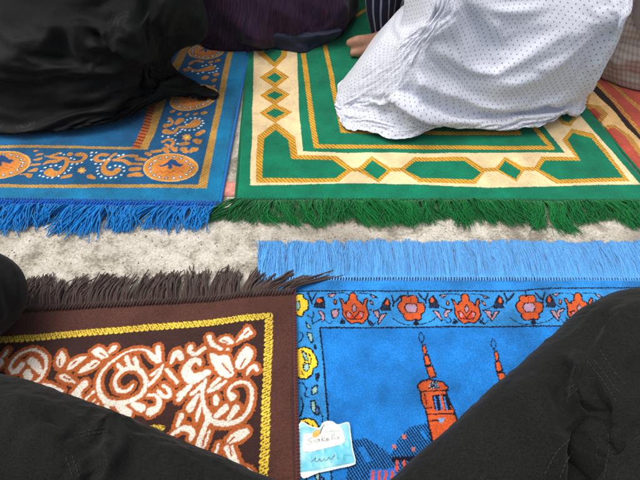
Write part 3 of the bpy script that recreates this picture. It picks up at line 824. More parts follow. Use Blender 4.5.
    st(*Jw, [(362, 98), (300, 132), (235, 170)], [30, 40, 24]); st(*Jw, [(205, 225), (250, 300), (295, 360), (330, 460)], [20, 26, 24, 24]); st(*Jw, [(250, 220), (282, 295)], 13); st(*Jw, [(140, 200), (120, 265), (90, 330)], [12, 17, 20])
    st(*Jw, [(72, 80), (30, 200)], 13); veins.append((g([(200 + 275 / 8, 420 + 140 / 8), (200 + 230 / 8, 420 + 180 / 8)]), 0.001)); veins.append((g([(200 + 235 / 8, 420 + 225 / 8), (200 + 250 / 8, 420 + 290 / 8)]), 0.001))
    st(*Jw, [(370, 395), (410, 425), (420, 500)], 12)
    jit = vnoise(np.column_stack([R.pts, 0 * R.pts[:, 0]]), 480, 5) * 0.0012
    D2 = D + jit
    m = D2 < 0.0043; R.col[m] = OR
    k = (1 - smooth(D2, -0.0011, 0.0001))[:, None]; R.col = R.col * (1 - k) + WH * k
    for v, r in veins: R.line(v, r, OR)
    # yellow chain
    def band(pts, r):
        q = cr(np.array(pts, float), 6); idx, d, a = R.dist(g(q), np.full(len(q), r))
        per = 0.0072
        p = R.pts[idx]; k = a / per
        rr = 1 - 0.22 * np.abs(np.sin(k * math.pi + 0.3))
        inn = d < -(1 - rr) * r
        R.col[idx[inn]] = YE * 0.94
        # slanted gaps of the chain
        dirn = g(q); dv = dirn[-1] - dirn[0]; dv /= np.linalg.norm(dv); nv = np.array([-dv[1], dv[0]])
        c = (p - dirn[0]) @ nv; c0 = np.interp(a, np.linspace(0, a.max() + 1e-6, len(q)), (dirn - dirn[0]) @ nv); cc = (c - c0) / r
        u = k + 0.42 * cc; u = u - np.floor(u)
        gap = (u < 0.18) & (np.abs(cc) > 0.12) & (d < 0)
        R.col[idx[gap]] = DK
        lnk = (np.abs(u - 0.62) < 0.10) & (np.abs(cc) < 0.45) & (d < 0)
        R.col[idx[lnk]] = lin(120, 84, 34)
    band([(-150, 345), (0, 338), (65, 332.5), (130, 327), (200, 322), (270, 316.5)], 0.0056)
    band([(269, 318), (268.5, 345), (266.5, 400), (262.5, 480), (258, 560)], 0.0062)
    st_ = [(146, 427), (160, 427.5), (200, 424)]
    band([(146, 428), (153, 427), (161, 426.5)], 0.0045)
    root = thing('prayer_rug', 'dark brown prayer rug with cream and orange scrollwork inside a yellow chain line', 'rug', (*((tl + tr) / 2), 0), RUGS)
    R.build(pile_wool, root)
    BF = lin(84, 66, 60, 0.85)
    e = edge3([tl, (tl * 2 + tr) / 3, (tl + 2 * tr) / 3, tr], zf, 30, 0.006)
    lf = lambda s: np.where(s > 0.86, 1.35 * smooth(s, 0.84, 1.0), 0.12 * np.sin(s * 23) + 0.08)
    fringe(root, yarn, e, (0, 1), 760, 0.047, 0.00125, BF, 0.3, 0.05, 0.22, 95, 0.45, 0.12, z0=0.006, zt=0.002, stack=0.012, wig=0.003, arch=0.006, M=9, lean_fn=lf, len_fn=lambda s: 1 - 0.02 * smooth(s, 0.84, 1.0), seed=5)
    braid(root, yarn, e + np.array([0, -0.004, 0.002]), 0.0018, 0.0046, lin(74, 52, 47, 0.9), 0.55, 0.25, wid=1.3)
    s_ = [np.array([*(tr + (br - tr) * t), zf((tr + (br - tr) * t)[None])[0] + 0.0045]) for t in np.linspace(0, 0.6, 8)]
    cord(root, yarn, s_, 0.0026, lin(96, 50, 48, 0.9), per=0.004)
brown()

# ==================================================================
# BACK LEFT BLUE RUG
# ==================================================================
def back_blue():
    zf = lambda p: np.full(len(np.atleast_2d(p)), 0.0012)
    br = G(219.5, 206.5); tr = ext(br, G(249, 49.5), 1.12); bl = ext(br, G(-60, 203.5), 0.70); tl = bl + (tr - br)
    xs = lines_between(0, 0.70, 0.0011, 0.0, 0.70, 0.012); ys = lines_between(0, 1.12, 0.0011, 0, 0.56, 0.015)
    B = lin(2, 120, 168, 0.95); IN = lin(2, 88, 134, 0.95); GO = lin(212, 160, 70, 0.95); OR = lin(218, 144, 62, 0.95); WH = lin(225, 240, 245, 0.9); DB = lin(8, 60, 105)
    R = Rug([bl, br, tr, tl], xs, ys, B, zf)
    R.fill(GG([(-200, 147), (139, 148), (187, 40), (230, 40), (202, 186), (-200, 185)]), IN)
    R.fill(GG([(-260, 146), (139, 147), (187, 40), (-100, 40)]), lin(3, 98, 150, 0.95))
    def goldpoly(pts):
        idx = R.poly_mask(GG(pts)); R.col[idx] = GO
        R.hatch(idx, 0.0042, 0.9, 0.3, lin(165, 112, 42)); R.hatch(idx, 0.0051, -0.8, 0.22, lin(150, 130, 70))
    goldpoly([(-260, 145.3), (45, 145.6), (139, 147.2), (139, 149.6), (45, 148.2), (-260, 147.6)])
    goldpoly([(-260, 184), (0, 183.6), (60, 185), (150, 184.6), (206, 185.4), (206, 189), (150, 188), (60, 188.2), (0, 187), (-260, 187)])
    goldpoly([(197, 188.5), (206, 188.5), (217.3, 130), (232.6, 55), (240, 20), (234, 20), (227, 55), (211, 130)])
    goldpoly([(139, 149.7), (147, 149.7), (156, 130), (164, 106), (177, 74), (194, 39), (187, 39), (168, 72), (154.5, 106), (148.5, 130)])
    idx = R.poly_mask(GG([(131, 148.5), (139.5, 148.5), (149, 129), (155, 106), (168, 72), (160, 72), (148, 106), (141, 128)])); R.col[idx] = lin(206, 100, 36)
    R.hatch(idx, 0.0085, math.pi / 2 - 0.35, 0.36, lin(95, 50, 30))
    def disc(px, py, r, c):                                          # r in photo px across
        p = G(px, py); i, d, a = R.dist(p[None], [r * local(px, py, 0.008) / 1.08]); R.col[i[d < 0]] = c
    def st(w, pts, r, c=OR, n=4, s=9.6):
        p = np.array([(w[0] + a / s, w[1] + b / s) for a, b in pts], float)
        r = np.full(len(p), float(r)) if np.isscalar(r) else np.interp(np.linspace(0, 1, len(p)), np.linspace(0, 1, len(r)), r)
        k = local(*p.mean(0), 0.008) / s * 0.9
        if len(p) > 1: q = cr(np.column_stack([p, r]), n); p, r = q[:, :2], q[:, 2]
        idx, d, a = R.dist(GG(p), r * k); R.col[idx[d < 0]] = c
        u = a / 0.006; m = (d < -0.0012) & ((u - np.floor(u)) < 0.3); R.col[idx[m]] = np.asarray(c) * 0.82
    def dots(w, pts, r=11, s=9.6):
        for a, b in pts: disc(w[0] + a / s, w[1] + b / s, r / s, WH)
    def star(px, py, rx, ry):
        R.fill(GG([(px + rx * (1 if k % 2 == 0 else 0.6) * math.cos(k * math.pi / 7), py + ry * (1 if k % 2 == 0 else 0.6) * math.sin(k * math.pi / 7)) for k in range(14)]), lin(235, 165, 60))
        disc(px, py, rx * 0.35, lin(250, 210, 120))
    def medallion(cx, cy, hw, hh, tilt, n=18, tree=True):
        E = lambda f, k: [(cx + hw * f * math.cos(t), cy + hh * f * math.sin(t) - tilt * hw * f * math.cos(t)) for t in np.linspace(0, 2 * math.pi, k, endpoint=False)]
        R.fill(GG(E(1.0, 40)), lin(236, 178, 90)); R.fill(GG(E(0.94, 40)), OR)
        R.fill(GG(E(0.56, 30)), lin(222, 132, 52))
        for a, b in E(0.755, n): disc(a, b, 1.75, DB)
        for a, b in E(0.755, n): disc(a, b, 1.05, WH)
        if tree:
            T = [(150, 200), (180, 205), (215, 185), (250, 155), (285, 165), (310, 190), (350, 200), (320, 220), (280, 210), (255, 200), (262, 225), (240, 240), (220, 225), (230, 200), (190, 215), (165, 215)]
            f = hw / 27.5
            R.fill(GG([(cx + (a - 243) / 8 * f, cy + (b - 225) / 8 * f - tilt * (a - 243) / 8) for a, b in T]), lin(10, 75, 130))
            R.line(GG([(cx + hw * k / 8, cy + hh * (0.30 + 0.08 * (-1) ** k) - tilt * hw * k / 8) for k in range(-4, 5)]), 0.0006, lin(160, 80, 25))
    medallion(170.3, 168.2, 27.6, 14.2, 0.0); medallion(0, 165, 31, 13.6, 0.10)
    medallion(194, 98, 24, 12, 0.16); medallion(206, 52, 18, 8, 0.05); medallion(-130, 168, 28, 14, 0)
    A = (35, 145)
    st(A, [(130, 258), (150, 272), (205, 278), (260, 242), (298, 190), (300, 145), (265, 132)], [46, 42, 34, 26, 22, 22, 16])
    st(A, [(88, 185), (125, 165), (200, 162), (252, 140)], [12, 20, 20, 16]); st(A, [(150, 112), (195, 95), (242, 78)], [16, 16, 10]); st(A, [(95, 108), (190, 128), (262, 132)], [6, 18, 18]); st(A, [(330, 95)], 27)
    st(A, [(402, 98), (442, 95), (480, 112), (452, 150), (385, 170), (322, 165)], [26, 26, 22, 18, 14, 10]); star(35 + 445 / 9.6, 145 + 250 / 9.6, 5.2, 3.6)
    st(A, [(260, 312), (338, 297)], 20); st(A, [(20, 100), (70, 90)], 13); st(A, [(20, 142), (60, 132)], 15); st(A, [(5, 188), (48, 186)], 12); st(A, [(5, 65), (25, 58)], 10)
    dots(A, [(45, 290), (75, 303), (120, 312), (165, 315), (222, 300), (280, 275), (318, 250), (342, 222), (350, 190), (400, 187), (447, 175), (62, 250), (98, 218), (148, 205), (195, 200), (237, 215), (240, 88), (272, 100), (338, 135), (370, 145)])
    Z = (0, 140)
    st(Z, [(270, 300), (310, 292), (340, 285)], [5, 16, 24]); st(Z, [(195, 328), (250, 325), (285, 340)], [5, 14, 26]); st(Z, [(310, 240), (372, 235)], 13); st(Z, [(340, 110)], 16); st(Z, [(330, 190), (375, 190)], 11)
    Bc = (90, 145)
    st(Bc, [(262, 248), (222, 278), (150, 268), (125, 220), (150, 178), (185, 150)], [34, 32, 30, 24, 20, 12]); st(Bc, [(160, 98), (100, 95), (52, 122), (62, 155), (120, 160), (165, 150), (205, 112), (240, 90)], [22, 22, 22, 18, 16, 16, 18, 18])
    st(Bc, [(225, 148), (320, 155), (378, 185)], [18, 20, 22]); st(Bc, [(270, 130), (350, 105), (412, 105)], 13); st(Bc, [(-5, 305), (40, 325)], [26, 14])
    st(Bc, [(442, 140), (480, 130)], 14); st(Bc, [(420, 188), (480, 185)], 10); st(Bc, [(400, 242), (445, 225)], [22, 15]); st(Bc, [(378, 296), (430, 275), (480, 272)], [22, 15, 10])
    dots(Bc, [(55, 75), (10, 75), (8, 105), (12, 145), (50, 185), (100, 190), (75, 222), (68, 255), (78, 282), (108, 308), (152, 325), (203, 322), (250, 317), (298, 292), (322, 255), (320, 222), (285, 208), (240, 203), (187, 220), (130, 150), (175, 140), (275, 105), (318, 97)], 12)
    # leaves round the corner flower
    Q = (130, 130)
    for p, r in (([(5, 178), (40, 182)], 14), ([(45, 200), (100, 205)], 14), ([(20, 235), (75, 235)], 12), ([(5, 272), (60, 268)], 17), ([(10, 310), (80, 312)], 13), ([(110, 160), (135, 172)], 14), ([(150, 150), (205, 145)], 15),
                 ([(235, 130), (255, 150)], 18), ([(290, 125), (310, 145)], 16), ([(350, 98), (395, 92)], 15), ([(360, 132), (380, 150)], 20), ([(415, 150), (430, 130), (455, 130)], 15), ([(470, 85), (450, 72)], 20), ([(465, 30), (500, 12)], 18)):
        st(Q, p, r, s=6.86)
    Cc = (160, 95)
    st(Cc, [(290, 222), (270, 240), (210, 255), (150, 258)], [40, 38, 18, 12], s=8); st(Cc, [(150, 258), (110, 300), (45, 292)], [12, 16, 30], s=8); st(Cc, [(165, 203), (140, 225)], [30, 22], s=8)
    st(Cc, [(48, 245), (85, 240), (100, 215), (75, 185)], [25, 14, 12, 14], s=8); st(Cc, [(20, 375), (70, 355), (108, 380), (85, 412), (45, 398)], 13, s=8); star(160 + 215 / 8, 95 + 340 / 8, 5.6, 4)
    for q, r in (((330, 300), 21), ((305, 375), 22), ((192, 392), 24), ((45, 432), 18), ((115, 432), 16), ((187, 437), 20), ((345, 147), 22), ((280, 155), 14), ((215, 160), 14), ((150, 152), 16), ((95, 130), 18), ((270, 447), 20)): st(Cc, [q, (q[0] + 14, q[1] - 6)], r * 0.9, s=8)
    dots(Cc, [(205, 220), (222, 200), (250, 190), (285, 187), (320, 192), (343, 210), (347, 230), (330, 250), (310, 268), (275, 280), (240, 283), (205, 282), (180, 277), (163, 295), (140, 308), (122, 322), (100, 348), (125, 360), (140, 390), (108, 270), (70, 212), (215, 238), (20, 330), (65, 335)], 9, 8)
    Dc = (170, 40)
    st(Dc, [(330, 228), (270, 245), (200, 252), (150, 230)], [34, 22, 12, 14], s=8); st(Dc, [(130, 245)], 26, s=8); st(Dc, [(160, 200), (200, 175), (260, 180)], 14, s=8)
    for q, r in (((375, 170), 20), ((320, 182), 15), ((365, 285), 20), ((350, 330), 18), ((275, 310), 24), ((340, 380), 14), ((200, 35), 14), ((245, 20), 14)): st(Dc, [q, (q[0] + 12, q[1] - 5)], r, s=8)
    dots(Dc, [(262, 215), (290, 205), (330, 200), (365, 212), (382, 232), (372, 255), (345, 265), (315, 268), (265, 265), (180, 260), (150, 225), (225, 275)], 9, 8)
    root = thing('prayer_rug', 'teal blue prayer rug with gold bands and orange paisley, under the person in black', 'rug', (*((bl + br) / 2), 0), RUGS)
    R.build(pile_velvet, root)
    e = edge3([bl, (bl + br) / 2 + np.array([0, 0.002]), br], zf, 30, 0.005)
    FB = lin(5, 128, 206, 1.0)
    fringe(root, yarn, e, (0, -1), 900, 0.050, 0.00125, FB, 0.25, -0.1, 0.48, 46, 0.62, 0.15, z0=0.006, zt=0.002, stack=0.013, wig=0.004, arch=0.009, M=13, bend=0.009, lean_fn=lambda s: -0.3 * np.sin(s * 31) - 0.15, seed=8)
    braid(root, yarn, e + np.array([0, 0.001, 0.0035]), 0.0018, 0.0055, lin(10, 100, 205, 0.9), 0.5, 0.25, wid=1.3)
    braid(root, yarn, e + np.array([0, 0.009, 0.0030]), 0.0013, 0.0048, lin(8, 90, 190, 0.9), -0.5, 0.3, wid=1.1, name='hem_braid')
    s_ = [np.array([*(br + (tr - br) * t), 0.0062]) for t in np.linspace(0, 0.6, 8)]
    cord(root, yarn, s_, 0.0022, lin(20, 120, 205, 0.9), per=0.004)
back_blue()

# ==================================================================
# GREEN RUG
# ==================================================================
def green():
    zf = lambda p: np.zeros(len(np.atleast_2d(p)))
    bl = G(235, 199.5); tl = ext(bl, G(247.5, 51), 1.14); br = G(667, 201); tr = ext(br, G(581, 101), 1.18)
    xs = lines_between(0, 0.74, 0.0011, 0, 0.74, 0.01); ys = lines_between(0, 1.14, 0.0012, 0, 0.76, 0.012)
    GR = lin(6, 124, 90, 0.95); CR = lin(252, 222, 170, 0.95); GO = lin(236, 178, 58, 0.95); DG = lin(150, 92, 26)
    R = Rug([bl, br, tr, tl], xs, ys, GR, zf, jag=0.0003)
    def gold(outer, inner=None, ang=0.75, per=0.0052):
        idx = R.poly_mask(GG(outer)); R.col[idx] = GO; R.hatch(idx, per, ang, 0.30, DG)
        R.outline(GG(outer), 0.0005, lin(205, 140, 40))
        if inner is not None: R.fill(GG(inner), GR)
    def goldline(pts, r, ang=0.75):
        q = GG(pts); idx, d, a = R.dist(q, np.full(len(q), r)); m = d < 0; R.col[idx[m]] = GO; R.hatch(idx[m], 0.0052, ang, 0.30, DG)
    # cream frame
    R.fill(GG([(254.5, 30), (252.5, 110), (250, 185), (300, 183.6), (350, 182.6), (420, 184.5), (490, 187.5), (560, 186), (641, 183.5), (596, 133), (572, 106), (540, 70), (500, 30)]), CR)
    R.fill(GG([(297, 30), (299, 110), (302.8, 151), (350, 152.3), (420, 153), (500, 152.6), (565, 152.6), (541, 123), (500, 75), (470, 30)]), GR)
    # gold lines inside
    goldline([(299, 30), (303.5, 51), (313.5, 131), (316, 146.2), (350, 146.2), (420, 147), (500, 147.6), (552, 148), (534, 127), (500, 88)], 0.0052)
    goldline([(320, 30), (325, 45), (342.5, 131), (380, 132), (445, 133), (519, 133.4), (500, 110)], 0.0048)
    goldline([(300, 30), (352, 18), (366, 10), (395, 4)], 0.005)
    # left frame: hexagon and diamonds
    gold([(255, 20), (255, 50), (260, 55), (275.5, 68), (287, 56), (288, 50), (285, 20)], [(264, 20), (264.5, 52), (275, 62.5), (282, 54), (281, 20)])
    for cy, h, x0, x1 in ((77.6, 9.6, 259.5, 289), (95, 9.2, 259.5, 290), (112.5, 10, 259.5, 292)):
        gold([(x0, cy), (274.6, cy - h), (x1, cy - 1), (275, cy + h)], [(x0 + 7, cy), (274.8, cy - h + 5), (x1 - 7, cy - 0.5), (275, cy + h - 4.8)])
    gold([(256.6, 181.8), (257, 135.7), (275.5, 122.5), (294.5, 137), (297, 154.7), (336.5, 155.5), (353.5, 168.5), (339, 181)],
         [(262.5, 177.3), (263.4, 138.6), (275.5, 129.5), (288, 139.5), (291, 158.3), (332.5, 159.4), (347, 169), (336, 177.6)])
    goldline([(349.5, 169.2), (360, 169)], 0.0045)
    gold([(356.5, 169.4), (372, 156.5), (392.5, 169.6), (378.5, 182)], [(363.5, 169.2), (372.4, 160.4), (387.5, 170.2), (377, 179)])
    goldline([(389, 169.5), (402, 169.5)], 0.0045)
    gold([(400.2, 169.5), (414.5, 157), (466, 157), (485.5, 169.3), (475.5, 183.4), (419, 182)], [(405, 169.5), (416, 160.8), (464.5, 160.8), (481, 172), (473.5, 179.2), (420.5, 178)])
    goldline([(483, 169.3), (497, 169.3)], 0.0045)
    gold([(494.5, 169.3), (504, 156.8), (525, 168), (516.5, 181.2)], [(498.5, 169.4), (504.2, 160.8), (521, 171), (515.5, 178.6)])
    goldline([(523, 168.6), (534, 168.6)], 0.0045)
    gold([(533.5, 168.5), (541.5, 157), (576, 157), (562.5, 139.8), (572, 128.6), (593, 133.5), (629.5, 180.3), (557, 183.4)],
         [(538.5, 168.8), (544.7, 160.6), (581, 160.2), (567.5, 139.6), (573, 132.5), (591.5, 138), (623.5, 177.2), (558.7, 179.4)])
    gold([(556, 112), (568, 108), (576, 119), (570, 126), (562, 124)], [(560, 114), (568, 111.5), (572.5, 118), (568.5, 122.5), (563, 120.5)])
    gold([(536, 90), (549, 84), (563, 101), (555, 108)], [(541, 92), (549, 88), (558, 100.5), (554, 104)])
    root = thing('prayer_rug', 'green prayer rug with cream frame of gold edged diamonds and dark green fringe', 'rug', (*((bl + br) / 2), 0), RUGS)
    R.build(pile_print, root)
    e = edge3([bl, (bl + br) / 2 + np.array([0, 0.001]), br], zf, 30, 0.005)
    FG = lin(6, 112, 50, 1.0)
    lf = lambda s: np.where(s < 0.1, -1.0 * (1 - smooth(s, 0.0, 0.1)), 0.30) + 0.35 * np.sin(s * 24)
    fringe(root, yarn, e, (0, -1), 2400, 0.047, 0.0008, FG, 0.4, 0.0, 0.34, 90, 0.5, 0.16, z0=0.006, zt=0.002, stack=0.015, wig=0.005, arch=0.009, M=12, bend=0.009, lean_fn=lf, seed=12)
    braid(root, yarn, e + np.array([0, 0.0, 0.0035]), 0.0016, 0.0058, lin(4, 104, 62, 0.9), 0.1, 0.2, wid=1.0)
    braid(root, yarn, e + np.array([0, -0.006, 0.001]), 0.0015, 0.0058, lin(4, 88, 45, 0.9), 0.1, 0.2, wid=1.2)
    s_ = [np.array([*(bl + (tl - bl) * t), 0.005]) for t in np.linspace(0, 0.6, 8)]
    cord(root, yarn, s_, 0.0020, lin(8, 110, 66, 0.9), per=0.004)
    s_ = [np.array([*(br + (tr - br) * t), 0.005]) for t in np.linspace(0, 0.6, 8)]
    cord(root, yarn, s_, 0.0022, lin(8, 120, 78, 0.9), per=0.004)
    return br, tr
gbr, gtr = green()

# ==================================================================
# RED RUG at the right
# ==================================================================
def red():
    zf = lambda p: np.zeros(len(np.atleast_2d(p)))
    d = (gtr - gbr) / np.linalg.norm(gtr - gbr); rt = np.array([d[1], -d[0]])
    bl = gbr + d * 0.02 + rt * 0.006; tl = bl + d * 1.12; br = bl + rt * 0.70; tr = br + d * 1.12
    xs = lines_between(0, 0.70, 0.0014, 0, 0.70, 0.012); ys = lines_between(0, 1.12, 0.0014, 0.0, 0.50, 0.012)
    RD = lin(192, 84, 66, 0.95); CR = lin(240, 195, 130, 0.95); GO = lin(214, 158, 70, 0.95); K = lin(38, 26, 20); DG = lin(150, 95, 40)
    R = Rug([bl, br, tr, tl], xs, ys, RD, zf, jag=0.0003)
    q = lambda pts: GG([(560 + a / 6, 60 + b / 6) for a, b in pts])
    R.fill(q([(60, 120), (180, 140), (480, 470), (700, 720), (500, 760), (230, 480), (90, 270)]), CR)
    R.fill(q([(150, 100), (215, 140), (300, 230), (370, 320), (480, 440), (700, 690), (680, 720), (480, 475), (400, 400), (330, 310), (250, 235), (120, 95)]), K)
    def gl(pts, r):
        p = q(pts); idx, dd, a = R.dist(p, np.full(len(p), r)); m = dd < 0; R.col[idx[m]] = GO; R.hatch(idx[m], 0.006, 0.4, 0.35, DG)
    gl([(200, 110), (320, 235), (400, 330), (490, 440), (720, 700)], 0.0045); gl([(230, 60), (310, 135), (400, 215), (500, 305), (760, 560)], 0.005)
    gl([(300, 40), (360, 95), (500, 190)], 0.003)
    for o, i in (([(150, 260), (230, 270), (290, 320), (240, 380), (190, 370)], [(158, 283), (212, 290), (250, 328), (225, 350), (168, 312)]),
                 ([(250, 385), (330, 385), (420, 450), (560, 620), (480, 680), (380, 560)], [(265, 402), (325, 402), (395, 460), (520, 620), (480, 650), (390, 540)]),
                 ([(110, 200), (190, 200), (170, 260), (130, 265)], [(128, 212), (150, 205), (140, 240), (125, 245)])):
        idx = R.poly_mask(q(o)); R.col[idx] = GO; R.hatch(idx, 0.005, 0.5, 0.3, DG)
        R.fill(q(i), RD if o[0][0] > 120 else K)
    def at(x, y): return bl + rt * x + d * y
    for x0, x1, y, c in ((0.10, 0.62, 0.045, GO), (0.10, 0.62, 0.085, K), (0.10, 0.62, 0.125, GO)):
        R.line(np.array([at(x0 + 0.012, y), at(x1, y), at(x1, 1.0)]), 0.0055, c)
    root = thing('prayer_rug', 'red prayer rug with a black band, under the person in grey check', 'rug', (*((bl + br) / 2), 0), RUGS)
    R.build(pile_print, root)
    e = edge3([bl, (bl + br) / 2, br], zf, 30, 0.005)
    fringe(root, yarn, e, d * -1, 500, 0.045, 0.0009, lin(150, 40, 34, 0.9), 0.3, 0.0, 0.3, 60, 0.4, 0.15, seed=14)
red()

# ==================================================================
# PAPER LABEL lying on the front rug
# ==================================================================
def label():
    zf = lambda p: np.full(len(np.atleast_2d(p)), 0.0078)
    c = lambda a, b: G(292 + a / 7.27, 412 + b / 7.27, 0.009)
    n = np.linspace(0, 1, 190)
    R = Rug([c(20, 480), c(485, 480), c(485, 50), c(20, 50)], n, n, lin(120, 208, 226, 0.95), zf, thick=0.0006, jag=0.0001)
    q = lambda p: np.array([c(a, b) for a, b in p])
    outl = cr(np.array([(48, 92), (150, 103), (205, 112), (225, 85), (255, 70), (300, 74), (340, 96), (380, 84), (420, 86), (436, 170), (448, 260), (468, 365), (440, 395), (330, 418), (200, 440), (55, 462)], float), 4, True)
    n3 = np.column_stack([R.pts, 0 * R.pts[:, 0]])
    k = smooth(vnoise(n3, 60, 2), -0.5, 0.6)[:, None]
    R.col = lin(95, 200, 226, 0.95) * k + lin(170, 228, 236, 0.95) * (1 - k)
    WH = lin(246, 247, 244, 0.92)
    R.outline(q(outl), 0.0016, WH)
    R.fill(q([(40, 440), (200, 424), (330, 402), (470, 372), (470, 480), (40, 480)]), WH)
    R.fill(q(cr(np.array([(80, 165), (100, 152), (150, 150), (215, 150), (225, 95), (260, 75), (320, 85), (345, 105), (370, 130), (392, 195), (370, 235), (250, 265), (110, 285), (78, 265)], float), 4, True)), lin(244, 243, 238, 0.92))
    R.outline(q(cr(np.array([(80, 165), (100, 152), (150, 150), (215, 150), (300, 140), (370, 150), (392, 195), (370, 235), (250, 265), (110, 285), (78, 265)], float), 4, True)), 0.0003, lin(150, 170, 175))
    R.fill(q(cr(np.array([(150, 165), (165, 135), (195, 125), (212, 140), (205, 165), (180, 182), (155, 182)], float), 4, True)), lin(240, 168, 45, 0.95))
    R.line(q(cr(np.array([(210, 155), (222, 125), (238, 98)], float), 4)), 0.0006, lin(60, 50, 40))
    ink = lin(120, 115, 110)
    for s in ([(150, 185), (125, 190), (120, 204), (145, 212), (140, 226), (115, 226)], [(165, 195), (163, 221)], [(200, 197), (180, 202), (178, 216), (195, 216), (203, 196), (207, 216)], [(225, 178), (222, 216)], [(246, 188), (224, 200), (247, 213)],
              [(252, 203), (270, 198), (262, 190), (252, 203), (262, 211), (276, 203)], [(298, 160), (295, 205)], [(313, 158), (310, 202)], [(342, 184), (325, 189), (322, 200), (337, 200), (343, 184), (349, 198)]):
        R.line(q(cr(np.array(s, float), 4)), 0.00038, ink)
    for s in ([(140, 360), (160, 342), (176, 325), (168, 350), (190, 356), (206, 335), (210, 354), (226, 350), (238, 335), (246, 352), (262, 345), (276, 330), (284, 346), (300, 338), (312, 316), (318, 325), (304, 330)],):
        R.line(q(cr(np.array(s, float), 4)), 0.00042, lin(50, 60, 70))
    for s in ([(285, 380), (300, 350), (350, 340), (390, 350), (370, 378), (310, 392)], [(385, 318), (430, 322), (445, 330)], [(60, 432), (200, 408), (430, 375)]):
        R.line(q(cr(np.array(s, float), 4)), 0.0003, lin(110, 150, 160))
    ny, nx = R.shape
    ins = np.zeros(len(R.pts), bool); ins[R.poly_mask(q(outl))] = True
    z = 0.0100 + 0.0010 * vnoise(n3, 45, 6) + 0.0005 * (1 - np.abs(vnoise(n3, 130, 7)))
    far = smooth(R.pts[:, 1], q(outl)[:, 1].max() - 0.02, q(outl)[:, 1].max()); z = z + 0.003 * far
    V = np.column_stack([R.pts, z]); I = np.arange(ny * nx).reshape(ny, nx)
    Fq = np.stack([I[:-1, :-1], I[:-1, 1:], I[1:, 1:], I[1:, :-1]], -1).reshape(-1, 4); Fq = Fq[ins[Fq].all(1)]
    u, inv = np.unique(Fq, return_inverse=True)
    m, nt, b = new_mat('printed label'); at = nd(nt, 'ShaderNodeAttribute', attribute_name='Col'); L(nt, at.outputs['Color'], b.inputs['Base Color'])
    b.inputs['Roughness'].default_value = 0.22
    o = mesh_np('paper_label', V[u], [inv.reshape(-1, 4)], m, None, R.col[u])
    s = o.modifiers.new('thick', 'SOLIDIFY'); s.thickness = 0.0006; s.offset = -1
    o['label'] = 'light blue and white label with handwriting, lying on the bright blue rug'
    o['category'] = 'label'
label()

# ==================================================================
# PEOPLE
# ==================================================================
skin_m, _nt, _b = new_mat('skin'); _b.inputs['Roughness'].default_value = 0.5
_tc = nd(_nt, 'ShaderNodeTexCoord'); _n = noise_tex(_nt, 40, 4, 0.6, _tc.outputs['Object'])
L(_nt, ramp(_nt, _n.outputs[0], [(0.3, lin(176, 122, 96, 0.9)), (0.7, lin(212, 160, 132, 0.9))]), _b.inputs['Base Color'])
_b.inputs['Subsurface Weight'].default_value = 0.08; _b.inputs['Subsurface Radius'].default_value = (0.01, 0.004, 0.002)
hair_m = cloth_mat('dark hair', tuple(lin(28, 24, 22)), 0.6, 0.1, 300)[0]

def body_pieces(cx, cy, hz=0.80):
    p = [capsule([(cx, cy + 0.02, 0.14), (cx, cy + 0.02, 0.32), (cx, cy + 0.02, 0.50)], [0.11, 0.09, 0.085]),
         capsule([(cx - 0.12, cy + 0.02, 0.54), (cx + 0.12, cy + 0.02, 0.54)], [0.055, 0.055]),
         capsule([(cx, cy + 0.02, 0.54), (cx, cy + 0.03, 0.70)], [0.052, 0.05]),
         ball((cx, cy + 0.045, hz), (0.074, 0.094, 0.112)), ball((cx, cy + 0.075, hz - 0.055), (0.052, 0.06, 0.055)),
         capsule([(cx, cy + 0.13, hz + 0.01), (cx, cy + 0.150, hz - 0.022)], [0.010, 0.015])]
    for s in (-1, 1):
        p += [ball((cx + s * 0.074, cy + 0.045, hz - 0.005), (0.012, 0.02, 0.03)), ball((cx + s * 0.030, cy + 0.128, hz + 0.012), (0.014, 0.012, 0.010)),
              capsule([(cx + s * 0.15, cy + 0.02, 0.53), (cx + s * 0.20, cy + 0.06, 0.34), (cx + s * 0.11, cy + 0.20, 0.225)], [0.045, 0.038, 0.026]),
              ball((cx + s * 0.10, cy + 0.245, 0.218), (0.040, 0.046, 0.016)), capsule([(cx + s * 0.068, cy + 0.235, 0.215), (cx + s * 0.052, cy + 0.275, 0.205)], [0.012, 0.009])]
        for k in range(4):
            x = cx + s * 0.10 + (k - 1.5) * 0.021
            ln = (0.066, 0.075, 0.071, 0.055)[k if s < 0 else 3 - k]
            p.append(capsule([(x, cy + 0.275, 0.218), (x, cy + 0.275 + ln * 0.5, 0.212), (x, cy + 0.275 + ln, 0.196)], [0.0095, 0.009, 0.0078], 10))
        p.append(capsule([(cx + s * 0.07, cy + 0.10, 0.10), (cx + s * 0.15, cy + 0.30, 0.12)], [0.06, 0.055]))      # thighs
        p.append(capsule([(cx + s * 0.17, cy + 0.30, 0.09), (cx + s * 0.06, cy + 0.10, 0.07)], [0.05, 0.04]))       # folded shins
    p.append(capsule([(cx - 0.022, cy + 0.128, hz - 0.062), (cx + 0.022, cy + 0.128, hz - 0.062)], [0.007, 0.007], 10))
    return p

def finish_body(root, pieces, voxel=0.0085):
    V, Fq = fuse(pieces, voxel, 3)
    return adopt(mesh_np('body', V, [Fq], skin_m), root)

def hair(root, cx, cy, hz=0.80):
    V, F_ = fuse([ball((cx, cy + 0.032, hz + 0.018), (0.080, 0.092, 0.108))], 0.012, 2)
    return adopt(mesh_np('hair', V, [F_], hair_m), root)

